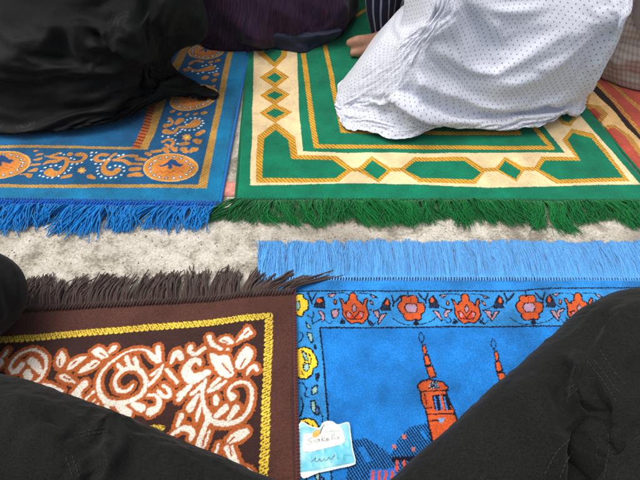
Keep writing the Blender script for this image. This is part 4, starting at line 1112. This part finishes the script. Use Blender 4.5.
def sleeves(root, mat, cx, cy):
    for s in (-1, 1):
        V, Fq = fuse([capsule([(cx + s * 0.14, cy + 0.01, 0.555), (cx + s * 0.215, cy + 0.06, 0.34), (cx + s * 0.12, cy + 0.19, 0.232)], [0.062, 0.056, 0.042])], 0.010, 2)
        N = normals_of(V, Fq); V = V + N * (0.004 * vnoise(V, 22, 3))[:, None]
        adopt(mesh_np('sleeve', V, [Fq], mat), root)

# ---- person in the black robe -----------------------------------------
def black_person():
    cx, cy = -0.50, 0.98
    root = thing('person', 'person in a glossy black robe sitting on the teal paisley rug', 'person', (cx, cy, 0), 'people sitting on the rugs')
    m, nt, b, c = cloth_mat('black satin', tuple(lin(9, 11, 10)), 0.66, 0.03, 1100, 0.0008, 0.24, 0.25, 26, 0.2, grain=0.45)
    tcx = nd(nt, 'ShaderNodeTexCoord'); vo = nd(nt, 'ShaderNodeTexVoronoi'); vo.inputs['Scale'].default_value = 15; L(nt, tcx.outputs['Object'], vo.inputs['Vector'])
    L(nt, ramp(nt, vo.outputs['Distance'], [(0.0, 0.6), (0.16, 0.66), (0.2, 0.45), (0.24, 0.66), (0.3, 0.5), (0.33, 0.68)]), b.inputs['Roughness'])
    v = lambda p, z, bulge: close_row(prow(p, z), bulge)
    rows = [
        v([(-95, 108), (-60, 121), (-20, 132), (30, 134.5), (80, 133.5), (115, 129), (140, 118), (165, 106), (193, 101), (215.5, 96.5)], 0.012, 0.10),
        v([(-97, 97), (-62, 110), (-20, 122), (30, 124), (80, 123), (113, 117), (137, 106), (160, 97), (188, 95), (216.5, 93)], [.03] * 7 + [.026, .022, .016], 0.10),
        v([(-95, 66), (-60, 80), (-20, 88), (30, 90), (80, 88), (110, 86), (132, 80), (149, 77), (166, 76), (184, 77)], [.085] * 6 + [.08, .065, .045, .03], 0.10),
        v([(-90, 27), (-55, 44), (-20, 52), (30, 54), (80, 52), (110, 52), (130, 54), (146, 58), (159, 62), (170, 60)], [.145] * 6 + [.14, .12, .09, .065], 0.12),
        v([(-80, -20), (-50, 0), (-10, 10), (35, 12), (80, 12), (110, 14), (135, 18), (155, 26), (168, 38), (178, 46)], [.20] * 6 + [.2, .18, .15, .12], 0.14),
        v([(-66, -66), (-40, -46), (-5, -36), (35, -34), (80, -34), (112, -32), (142, -26), (172, -14), (193, 2), (206, 14)], [.25] * 6 + [.25, .24, .2, .17], 0.15),
        ellipse_row(cx, cy, 0.20, 0.14, 0.37, 10), ellipse_row(cx, cy, 0.20, 0.125, 0.50, 10), ellipse_row(cx, cy + .01, 0.175, 0.10, 0.595, 10), ellipse_row(cx, cy + .025, 0.062, 0.06, 0.66, 10)]
    fold = [
        ([(70, -4), (62, 12), (49, 29), (30, 47), (13, 61), (-5, 70)], 0.020, 0.017), ([(90, -6), (82, 14), (78, 30), (82, 46)], 0.016, 0.010), ([(70, 6), (68, 25), (66, 45), (67, 74)], -0.018, 0.012),
        ([(82, 45), (90, 53), (102, 56), (112, 52)], 0.018, 0.009), ([(86, 30), (98, 27), (110, 29), (121, 31)], 0.017, 0.008), ([(88, 38), (100, 40), (112, 44)], -0.008, 0.008),
        ([(104, 8), (112, 20), (122, 32), (126, 48)], 0.016, 0.010), ([(96, 14), (104, 22), (112, 34)], -0.016, 0.008), ([(116, 36), (114, 44), (120, 52)], -0.006, 0.007),
        ([(57, 99), (70, 91), (90, 78), (102, 74)], 0.012, 0.013), ([(64, 60), (70, 74), (88, 71), (98, 72)], -0.012, 0.010), ([(105, 114), (115, 98), (122, 82), (126, 62)], 0.014, 0.010), ([(112, 118), (126, 96), (134, 74)], -0.010, 0.012),
        ([(122, 2), (134, 22), (138, 44), (136, 58)], 0.012, 0.010), ([(136, 57), (144, 68), (152, 80), (163, 96)], 0.016, 0.008), ([(128, 60), (136, 76), (144, 94)], -0.012, 0.010), ([(163, 98), (180, 92), (205, 92)], 0.007, 0.007), ([(150, 76), (168, 84), (190, 88)], -0.008, 0.009),
        ([(145, -10), (150, 14), (142, 40)], -0.012, 0.014), ([(160, -10), (168, 8), (160, 34)], 0.010, 0.014), ([(-60, 90), (-20, 70), (14, 50)], 0.012, 0.02), ([(20, 100), (50, 108), (90, 112)], -0.006, 0.014)]
    drape('robe', rows, m, root, (10, 11), fold, (0.003, 12.0), 4, sim=dict(grow=0.04, frames=18, inset=0.005))
    finish_body(root, body_pieces(cx, cy)); hair(root, cx, cy); sleeves(root, m, cx, cy)
black_person()

# ---- person in the purple robe ------------------------------------------
def purple_person():
    cx, cy = -0.11, 1.26
    root = thing('person', 'person in a dark purple robe with navy lining, beyond the teal and green rugs', 'person', (cx, cy, 0), 'people sitting on the rugs')
    m, nt, b, c = cloth_mat('purple ribbed cloth', (1, 1, 1), 0.85, 0.15, 900, 0.001, 0.25, 0.1, 20, 0.3)
    uv = nd(nt, 'ShaderNodeUVMap'); sp = nd(nt, 'ShaderNodeSeparateXYZ'); L(nt, uv.outputs[0], sp.inputs[0])
    wv = nd(nt, 'ShaderNodeTexNoise'); wv.inputs['Scale'].default_value = 1; mp = nd(nt, 'ShaderNodeMapping'); mp.inputs['Scale'].default_value = (420, 30, 1)
    L(nt, uv.outputs[0], mp.inputs[0]); L(nt, mp.outputs[0], wv.inputs['Vector'])
    col = ramp(nt, wv.outputs[0], [(0.35, lin(32, 20, 40)), (0.5, lin(46, 28, 54)), (0.65, lin(68, 38, 58))])
    L(nt, col, b.inputs['Base Color'])
    v = lambda p, z, bl: close_row(prow(p, z), bl)
    rows = [v([(200, 34), (213, 49), (248, 51), (274, 47), (290, 44), (312, 45), (334, 38), (352, 10)], .008, .3),
            v([(196, 26), (210, 40), (247, 42), (275, 38), (292, 35), (314, 37), (339, 30), (355, 2)], .03, .3),
            v([(192, 4), (210, 18), (247, 22), (275, 19), (294, 18), (318, 18), (341, 12), (357, -14)], .075, .28),
            v([(192, -24), (212, -14), (247, -11), (275, -12), (296, -12), (320, -13), (340, -18), (355, -38)], .13, .26),
            ellipse_row(cx, cy - 0.02, .20, .15, .24, 8), ellipse_row(cx, cy, .19, .13, .37, 8), ellipse_row(cx, cy, .195, .12, .50, 8), ellipse_row(cx, cy + .01, .17, .1, .595, 8), ellipse_row(cx, cy + .025, .062, .06, .66, 8)]
    fold = [([(222, 8), (240, 22), (262, 32), (276, 40)], .012, .012), ([(226, 34), (246, 30), (268, 28)], .010, .012), ([(205, 10), (222, 24), (240, 40)], -.010, .013), ([(300, 4), (312, 18), (330, 26)], -.012, .014), ([(275, 0), (290, 14), (300, 28)], .010, .014), ([(335, -4), (344, 10), (340, 26)], .012, .012)]
    drape('robe', rows, m, root, (8, 9), fold, (0.003, 13.0), 8, sim=dict(grow=0.06, frames=16, inset=0.005, pin=.2))
    m2 = cloth_mat('navy lining', tuple(lin(27, 34, 58)), 0.6, 0.1, 1500, 0.0008, 0.35, 0.15, 30, 0.3)[0]
    v2 = lambda p, z: prow(p, z)
    rows = [v2([(270, 48), (286, 50), (304, 52.5), (318, 47), (332, 41)], [.009, .010, .009, .010, .012]), v2([(266, 43), (286, 44), (304, 45), (322, 41), (338, 36)], [.024, .022, .022, .024, .028]),
            v2([(258, 36), (284, 36), (304, 37), (324, 35), (342, 31)], [.045, .04, .04, .042, .045]), v2([(262, 28), (284, 29), (306, 30), (326, 29), (338, 26)], [.052, .046, .045, .046, .05])]
    drape('lining', rows, m2, root, (8, 10), [([(280, 34), (292, 42), (304, 50)], .004, .006), ([(318, 34), (316, 42), (308, 50)], -.004, .006)], (0.0018, 22), 3, closed=False, solid=0.002)
    finish_body(root, body_pieces(cx, cy)); hair(root, cx, cy); sleeves(root, m, cx, cy)
purple_person()

# ---- person in the white dotted robe -----------------------------------
def dotted(nt, b, c, base, dot, sx, sy, rx, ry):
    uv = nd(nt, 'ShaderNodeUVMap'); fac = None
    for off in ((0, 0), (0.5, 0.5)):
        mp = nd(nt, 'ShaderNodeMapping'); mp.inputs['Scale'].default_value = (1 / sx, 1 / sy, 1); mp.inputs['Location'].default_value = (*off, 0)
        L(nt, uv.outputs[0], mp.inputs[0])
        fr = nd(nt, 'ShaderNodeVectorMath', operation='FRACTION'); L(nt, mp.outputs[0], fr.inputs[0])
        sb = nd(nt, 'ShaderNodeVectorMath', operation='SUBTRACT'); sb.inputs[1].default_value = (0.5, 0.5, 0); L(nt, fr.outputs[0], sb.inputs[0])
        ml = nd(nt, 'ShaderNodeVectorMath', operation='MULTIPLY'); ml.inputs[1].default_value = (sx / rx, sy / ry, 0); L(nt, sb.outputs[0], ml.inputs[0])
        ln = nd(nt, 'ShaderNodeVectorMath', operation='LENGTH'); L(nt, ml.outputs[0], ln.inputs[0])
        f = ramp(nt, ln.outputs['Value'], [(0.7, 1.0), (1.0, 0.0)])
        fac = f if fac is None else mathn(nt, 'MAXIMUM', fac, f)
    mx = nd(nt, 'ShaderNodeMix', data_type='RGBA'); L(nt, fac, mx.inputs[0]); L(nt, c, mx.inputs[6]); mx.inputs[7].default_value = (*dot, 1)
    L(nt, mx.outputs[2], b.inputs['Base Color'])

def white_person():
    cx, cy = 0.32, 0.99
    root = thing('person', 'person in a white dotted robe over navy stripes, bare toes on the green rug', 'person', (cx, cy, 0), 'people sitting on the rugs')
    m, nt, b, c = cloth_mat('white dotted cotton', tuple(lin(228, 231, 241, 1.0)), 0.85, 0.1, 1400, 0.0005, 0.2, 0.03, 26, 0.25)
    dotted(nt, b, c, None, tuple(lin(138, 150, 186)), 0.0088, 0.0122, 0.00105, 0.00145)
    v = lambda p, z, bl: close_row(prow(p, z), bl)
    rows = [
        v([(340, 117), (345, 131), (368, 138), (408, 144), (444, 130), (470, 129), (500, 136), (535, 136), (563, 122), (583, 104)], .012, .26),
        v([(336, 103), (346, 118), (370, 125), (408, 130), (441, 121), (470, 119), (500, 123), (534, 122), (561, 111), (586, 93)], [.014, .015, .016, .018, .024, .03, .03, .03, .03, .03], .26),
        v([(340, 92), (358, 98), (382, 103), (412, 104), (442, 99), (470, 95), (500, 97), (532, 96), (563, 91), (594, 80)], [.03, .04, .055, .07, .08, .08, .08, .08, .08, .08], .26),
        v([(357, 68), (376, 73), (398, 75), (420, 73), (446, 67), (472, 61), (500, 59), (533, 59), (567, 57), (600, 60)], [.075, .095, .115, .13, .14, .14, .14, .14, .14, .135], .26),
        v([(380, 41), (396, 45), (412, 44), (430, 38), (450, 28), (475, 20), (502, 16), (536, 16), (574, 21), (613, 34)], [.125, .15, .17, .19, .2, .2, .2, .2, .2, .19], .24),
        v([(404, 10), (416, 11), (429, 6), (443, -4), (460, -14), (480, -22), (505, -28), (540, -26), (587, -14), (629, 4)], [.17, .2, .23, .25, .26, .26, .26, .26, .26, .25], .22),
        ellipse_row(cx, cy, .20, .14, .38, 10), ellipse_row(cx, cy, .20, .125, .50, 10), ellipse_row(cx, cy + .01, .175, .10, .595, 10), ellipse_row(cx, cy + .025, .062, .06, .66, 10)]
    fold = [
        ([(450, -4), (453, 12), (460, 36), (477, 61), (497, 74)], .013, .013), ([(438, 4), (444, 30), (456, 54), (474, 74)], -.012, .014), ([(478, 0), (490, 24), (500, 48), (512, 74), (534, 92)], .012, .014), ([(466, 0), (476, 26), (488, 50), (500, 66)], -.011, .013),
        ([(396, 90), (430, 93), (466, 106), (512, 116)], -.020, .010), ([(410, 86), (440, 86), (480, 97), (520, 106)], .012, .014), ([(505, 114), (536, 111), (560, 105), (580, 92)], -.028, .010), ([(500, 124), (535, 122), (562, 110), (578, 99)], .012, .009),
        ([(372, 106), (398, 109), (420, 115), (449, 121)], -.020, .007), ([(372, 98), (396, 101), (422, 107), (448, 114)], .013, .007), ([(402, 110), (408, 120), (412, 132)], .008, .008),
        ([(428, 38), (438, 66), (450, 92)], -.009, .018), ([(352, 84), (362, 98), (374, 118)], .005, .010), ([(606, 14), (592, 40), (590, 62), (595, 80)], .013, .011), ([(590, 18), (578, 44), (578, 76)], -.012, .013), ([(540, 20), (556, 50), (572, 76)], -.008, .018), ([(556, 14), (566, 40), (576, 60)], .007, .014),
        ([(520, 10), (530, 40), (548, 70)], .006, .016), ([(410, 30), (396, 56), (378, 80)], .005, .010), ([(424, 24), (414, 56), (398, 86)], -.006, .012), ([(345, 122), (370, 126), (400, 131)], .004, .006)]
    drape('robe', rows, m, root, (11, 11), fold, (0.003, 13.0), 6, minz=0.009, sim=dict(grow=0.045, frames=20, inset=0.005))
    # striped garment at the left hip
    m2, nt, b, c = cloth_mat('navy striped cloth', tuple(lin(24, 26, 48)), 0.75, 0.15, 1500, 0.0006, 0.3, 0.1, 26, 0.3)
    uv = nd(nt, 'ShaderNodeUVMap'); sp = nd(nt, 'ShaderNodeSeparateXYZ'); L(nt, uv.outputs[0], sp.inputs[0])
    fr = mathn(nt, 'FRACT', mathn(nt, 'MULTIPLY', sp.outputs[0], 62.0))
    f = ramp(nt, fr, [(0.0, 1.0), (0.22, 1.0), (0.26, 0.0), (1.0, 0.0)])
    mx = nd(nt, 'ShaderNodeMix', data_type='RGBA'); L(nt, f, mx.inputs[0]); L(nt, c, mx.inputs[6]); mx.inputs[7].default_value = (*lin(150, 158, 180), 1); L(nt, mx.outputs[2], b.inputs['Base Color'])
    rows = [v([(373, 38), (380, 40), (390, 38), (404, 32), (424, 26)], .022, .16), v([(370, 26), (378, 27), (390, 24), (407, 19), (434, 12)], .05, .16),
            v([(366, 6), (377, 6), (392, 4), (412, 0), (446, -6)], .10, .15), v([(368, -18), (380, -20), (396, -22), (418, -24), (452, -26)], .15, .12), v([(380, -34), (390, -36), (402, -37), (418, -38), (436, -38)], .175, .08)]
    drape('sarong', rows, m2, root, (8, 10), [([(385, 0), (386, 16), (384, 34)], .006, .007), ([(398, -4), (398, 12), (392, 30)], -.006, .007)], (0.002, 20), 5, minz=0.009)
    # the bare foot that peeps out, sole up
    z = 0.026
    foot = [capsule([P(350, 43, .032), P(357, 41.5, .036), P(366, 40.5, .034), P(377, 39, .032)], [.0095, .0128, .0125, .0135], 18), capsule([P(352.5, 53.5, .016), P(358, 52.5, .017), P(372, 46.5, .022)], [.0075, .0092, .0120], 16),
            capsule([P(359, 55.5, .010), P(366, 53, .011), P(380, 46, .018)], [.0062, .0078, .0115], 14), capsule([P(373, 42, .026), P(392, 37, .030), P(425, 28, .04), P(460, 18, .05)], [.018, .022, .03, .035], 20),
            capsule([P(460, 18, .05), (cx - .04, cy + .04, .10)], [.035, .07], 20)]
    V, Fq = fuse(body_pieces(cx, cy) + foot, 0.0040, 2)
    adopt(mesh_np('body', V, [Fq], skin_m), root)
    hair(root, cx, cy); sleeves(root, m, cx, cy)
white_person()

# ---- person in grey check at the right ---------------------------------
def grey_person():
    cx, cy = 0.80, 1.12
    root = thing('person', 'person in grey checked clothes sitting on the red rug', 'person', (cx, cy, 0), 'people sitting on the rugs')
    m, nt, b, c = cloth_mat('grey check', tuple(lin(182, 172, 162)), 0.9, 0.1, 1300, 0.0008, 0.2, 0.1, 24, 0.3)
    uv = nd(nt, 'ShaderNodeUVMap'); sp = nd(nt, 'ShaderNodeSeparateXYZ'); L(nt, uv.outputs[0], sp.inputs[0])
    ln = []
    for k, fq in ((0, 95.0), (1, 75.0)):
        fr = mathn(nt, 'FRACT', mathn(nt, 'MULTIPLY', sp.outputs[k], fq)); ln.append(ramp(nt, fr, [(0.0, 0.82), (0.28, 0.82), (0.42, 1.05), (0.9, 1.05), (1.0, 0.82)]))
    L(nt, mul_color(nt, mul_color(nt, c, ln[0]), ln[1]), b.inputs['Base Color'])
    v = lambda p, z, bl: close_row(prow(p, z), bl)
    rows = [v([(599, 72), (612, 82), (640, 90), (680, 93), (730, 90), (775, 78)], .010, .26), v([(594, 62), (610, 73), (640, 81), (680, 84), (730, 81), (782, 68)], .03, .26), v([(596, 40), (612, 50), (642, 57), (684, 59), (732, 56), (786, 42)], .08, .25),
            v([(606, 8), (622, 17), (648, 23), (688, 24), (734, 21), (784, 8)], .14, .24), v([(626, -28), (640, -22), (662, -18), (695, -18), (736, -20), (778, -30)], .20, .2),
            ellipse_row(cx, cy, .20, .14, .36, 6), ellipse_row(cx, cy, .20, .125, .50, 6), ellipse_row(cx, cy + .01, .175, .10, .595, 6), ellipse_row(cx, cy + .025, .062, .06, .66, 6)]
    drape('robe', rows, m, root, (12, 22), [([(610, 66), (630, 58), (660, 56)], .008, .013), ([(606, 50), (625, 44), (650, 46)], -.012, .012), ([(622, 70), (640, 76), (670, 76)], -.006, .01)], (0.004, 13.0), 12)
    m2 = cloth_mat('pale grey cloth', tuple(lin(186, 182, 180)), 0.85, 0.1, 1300, 0.0008, 0.2, 0.06, 26, 0.3)[0]
    V, Fq = fuse([capsule([P(690, -40, .26), P(664, -8, .20), P(654, 14, .155)], [.05, .046, .036])], 0.006, 4)
    N = normals_of(V, Fq); V = V + N * (0.003 * vnoise(V, 34, 3))[:, None]
    adopt(mesh_np('shawl', V, [Fq], m2), root)
    finish_body(root, body_pieces(cx, cy)); hair(root, cx, cy); sleeves(root, m, cx, cy)
grey_person()

# ---- legs of whoever sits here -------------------------------------------
def stitches(name, bvh, root, part, mat, lines, dash=0.0032, gap=0.0022, r=0.00034):
    V, F_ = [], []
    for pts in lines:
        hit = []
        for a, b in cr(np.array(pts, float), 14):
            h = bvh.ray_cast(Vector((0, 0, H)), Vector(ray(a, b)).normalized())
            if h[0] is not None: hit.append(np.array(h[0] + h[1] * 0.0003))
        if len(hit) < 4: continue
        hit = np.array(hit); d = np.concatenate([[0], np.cumsum(np.linalg.norm(np.diff(hit, axis=0), axis=1))])
        at = lambda q: np.array([np.interp(q, d, hit[:, k]) for k in range(3)])
        q = 0.0
        while q + dash < d[-1]:
            v, f = capsule([at(q), at(q + dash / 2), at(q + dash)], [r, r * 1.2, r], 6); k = len(V)
            V += [tuple(x) for x in v]; F_ += [tuple(i + k for i in ff) for ff in f if len(ff) == 4]; q += dash + gap
    if V:
        o = adopt(mesh_np(name, V, [np.array(F_)], mat), root); o.parent = part; o['kind'] = 'stuff'

def trousers(root, pieces, mat, fold, voxel=0.0062, seed=3, wr=0.0025, sim=0.0):
    V, Fq = fuse(pieces, voxel, 8)
    N = normals_of(V, Fq); bvh = BVHTree.FromPolygons([tuple(x) for x in V], [tuple(f) for f in Fq])
    off = folds(V, N, bvh, fold)
    w = vnoise(V, 13.0, seed); off += wr * ((1 - np.abs(w)) * 1.6 - 0.8) + 0.0008 * vnoise(V, 45, seed + 1)
    V = V + N * off[:, None]; V[:, 2] = np.maximum(V[:, 2], 0.010)
    if sim:
        V = settle(V, [Fq], normals_of(V, Fq), V[:, 1] < -0.12, None, 13, sim, 0.005, 0.010, 2.0)
    o = adopt(mesh_np('trousers', V, [Fq], mat), root)
    s = o.modifiers.new('fine', 'SUBSURF'); s.levels = 1; s.render_levels = 1
    return o, BVHTree.FromPolygons([tuple(x) for x in V], [tuple(f) for f in Fq])

black_cotton = cloth_mat('black cotton twill', tuple(lin(20, 21, 19)), 0.9, 0.05, 620, 0.0010, 0.25, 0.22, 40, 0.25, grain=0.55)[0]
thread = cloth_mat('grey thread', tuple(lin(48, 48, 45)), 0.8, 0.1, 900)[0]

def viewer():
    cx, cy = 0.0, -0.30
    root = thing('person', 'person in stitched black trousers sitting cross legged over the two nearest rugs', 'person', (cx, cy, 0), 'people sitting on the rugs')
    sr, rr = sil_tube([(335, 530, .062, .048), (390, 480, .07, .054), (440, 436, .08, .060), (490, 390, .09, .066), (540, 346, .10, .072), (578, 311, .108, .077), (612, 293, .110, .079), (650, 287, .106, .075)], (640, 600))
    sl, rl = sil_tube([(360, 522, .055, .044), (280, 484, .060, .050), (240, 466, .064, .053), (165, 433, .072, .058), (100, 408, .080, .064), (40, 385, .086, .068), (0, 375, .088, .069), (-40, 370, .086, .066)], (0, 640))
    hipr, hipl = np.array([.12, -.26, .13]), np.array([-.12, -.26, .13])
    kr, kl = sr[-1] + np.array([.01, -.015, .0]), sl[-1] + np.array([-.01, -.015, 0])
    thr = [kr, kr * .6 + hipr * .4 + np.array([0.02, 0, .015]), hipr]; thl = [kl, kl * .6 + hipl * .4 + np.array([-0.02, 0, .0]), hipl]
    pcs = [capsule(sr, rr, 28), capsule(sl, rl, 28), capsule(thr, [.074, .088, .105], 28), capsule(thl, [.066, .082, .105], 28), ball((0, -.30, .13), (.19, .14, .12)), capsule([(0, -.31, .14), (0, -.33, .30)], [.13, .125])]
    fold = [([(572, 350), (563, 364), (559, 378), (563, 402), (572, 436), (582, 470), (590, 520)], -.034, .0085), ([(576, 352), (570, 368), (570, 388), (576, 410)], .008, .008),
            ([(622, 306), (600, 320), (582, 340), (572, 362)], -.009, .007), ([(634, 304), (608, 318), (592, 336), (584, 356)], -.009, .006), ([(628, 304), (604, 318), (587, 338), (578, 356)], .006, .0055), ([(606, 308), (588, 324), (572, 342)], .005, .007), ([(645, 300), (622, 314), (604, 332)], .005, .008),
            ([(589, 366), (592, 396), (588, 430), (584, 470), (584, 520)], -.023, .012), ([(587, 356), (603, 380), (619, 405), (607, 430), (597, 452), (590, 490)], .013, .007), ([(584, 354), (577, 384), (573, 412), (577, 440), (586, 478)], .010, .006),
            ([(570, 392), (577, 386), (582, 378)], -.006, .005), ([(630, 410), (612, 446), (604, 480)], .008, .010), ([(606, 330), (622, 344), (642, 356)], .006, .012), ([(636, 360), (630, 400), (622, 440)], -.006, .014),
            ([(450, 440), (470, 470), (480, 500)], .005, .018), ([(500, 400), (515, 440), (525, 480)], -.005, .02), ([(530, 372), (530, 410), (540, 450)], .004, .015),
            ([(36, 412), (60, 428), (82, 450), (92, 460)], -.018, .009), ([(84, 450), (100, 438), (126, 432), (150, 436)], -.014, .006), ([(86, 443), (104, 431), (132, 425)], .010, .007), ([(92, 456), (95, 468), (98, 486)], -.018, .008), ([(82, 452), (84, 466), (86, 484)], .010, .008), ([(104, 446), (110, 462), (112, 484)], .011, .009),
            ([(0, 396), (30, 406), (56, 420), (76, 436)], .008, .012), ([(20, 430), (48, 446), (70, 470)], .006, .014), ([(130, 440), (136, 460), (140, 484)], -.008, .012), ([(170, 446), (180, 462), (184, 484)], .005, .014)]
    o, bvh = trousers(root, pcs, black_cotton, fold, sim=0.024)
    stitches('stitching', bvh, root, o, thread, [[(587, 361), (603, 381), (617, 403)], [(592, 357), (606, 376), (622, 397)], [(600, 350), (613, 370), (628, 388)], [(562, 398), (570, 389), (578, 381)], [(564, 403), (572, 394), (580, 386)], [(545, 474), (556, 453), (570, 439)], [(560, 478), (566, 462), (574, 450)],
             [(608, 434), (609, 449), (604, 478)], [(598, 446), (595, 460), (591, 478)], [(80, 433), (95, 429), (112, 427)], [(80, 437), (95, 433), (112, 431)], [(72, 456), (76, 466), (80, 478)], [(66, 458), (70, 468), (74, 479)]])
    shirt = cloth_mat('dark shirt', tuple(lin(60, 62, 70)), 0.9, 0.1, 1300)[0]
    rows = [ellipse_row(0, -.31, .155, .14, .17, 8), ellipse_row(0, -.32, .165, .135, .28, 8), ellipse_row(0, -.33, .175, .125, .42, 8), ellipse_row(0, -.33, .19, .115, .52, 8), ellipse_row(0, -.32, .165, .095, .60, 8), ellipse_row(0, -.31, .062, .06, .66, 8)]
    drape('shirt', rows, shirt, root, (8, 8), [], (0.003, 14), 3)
    pc = [p for p in body_pieces(0, -.35, .80)[:6]] + [ball((s * .074, -.305, .795), (.012, .02, .03)) for s in (-1, 1)]
    finish_body(root, pc); hair(root, 0, -.35)
viewer()

def neighbour():
    cx, cy = -0.86, -0.12
    root = thing('person', 'person of whom only one smooth black knee shows, beside the brown fringe', 'person', (cx, cy, 0), 'people sitting on the rugs')
    k = P(-27, 296, .085)
    dark = cloth_mat('soft black jersey', tuple(lin(20, 21, 23)), 0.9, 0.06, 640, 0.0009, 0.25, 0.2, 30, 0.3, grain=0.5)[0]
    hip = np.array([cx + .11, cy, .13]); hip2 = np.array([cx - .11, cy, .13]); k2 = np.array([cx - .38, cy + .40, .09])
    pcs = [capsule([k, k * .6 + hip * .4 + np.array([0, 0, .015]), hip], [.062, .078, .10], 26), capsule([k + np.array([-.012, -.005, -.012]), np.array([cx + .2, cy + .36, .065]), np.array([cx - .02, cy + .30, .05])], [.058, .056, .042], 26),
           capsule([k2, hip2], [.065, .10], 26), capsule([k2, np.array([cx, cy + .26, .055])], [.06, .042], 26), ball((cx, cy - .02, .13), (.18, .14, .12))]
    trousers(root, pcs, dark, [([(-10, 258), (4, 280), (8, 310)], -.006, .009), ([(-20, 270), (-4, 296), (2, 326)], .006, .009), ([(0, 252), (14, 276), (17, 306)], .003, .006)], 0.006, 9, 0.004)
    rows = [ellipse_row(cx, cy - .01, .155, .14, .17, 8), ellipse_row(cx, cy - .02, .165, .135, .30, 8), ellipse_row(cx, cy - .03, .18, .125, .44, 8), ellipse_row(cx, cy - .03, .185, .115, .52, 8), ellipse_row(cx, cy - .02, .165, .095, .60, 8), ellipse_row(cx, cy - .01, .062, .06, .66, 8)]
    drape('shirt', rows, dark, root, (8, 8), [], (0.003, 14), 5)
    pc = [p for p in body_pieces(cx, cy - .04, .80)[:6]] + [ball((cx + s * .074, cy + .005, .795), (.012, .02, .03)) for s in (-1, 1)]
    finish_body(root, pc); hair(root, cx, cy - .04)
neighbour()
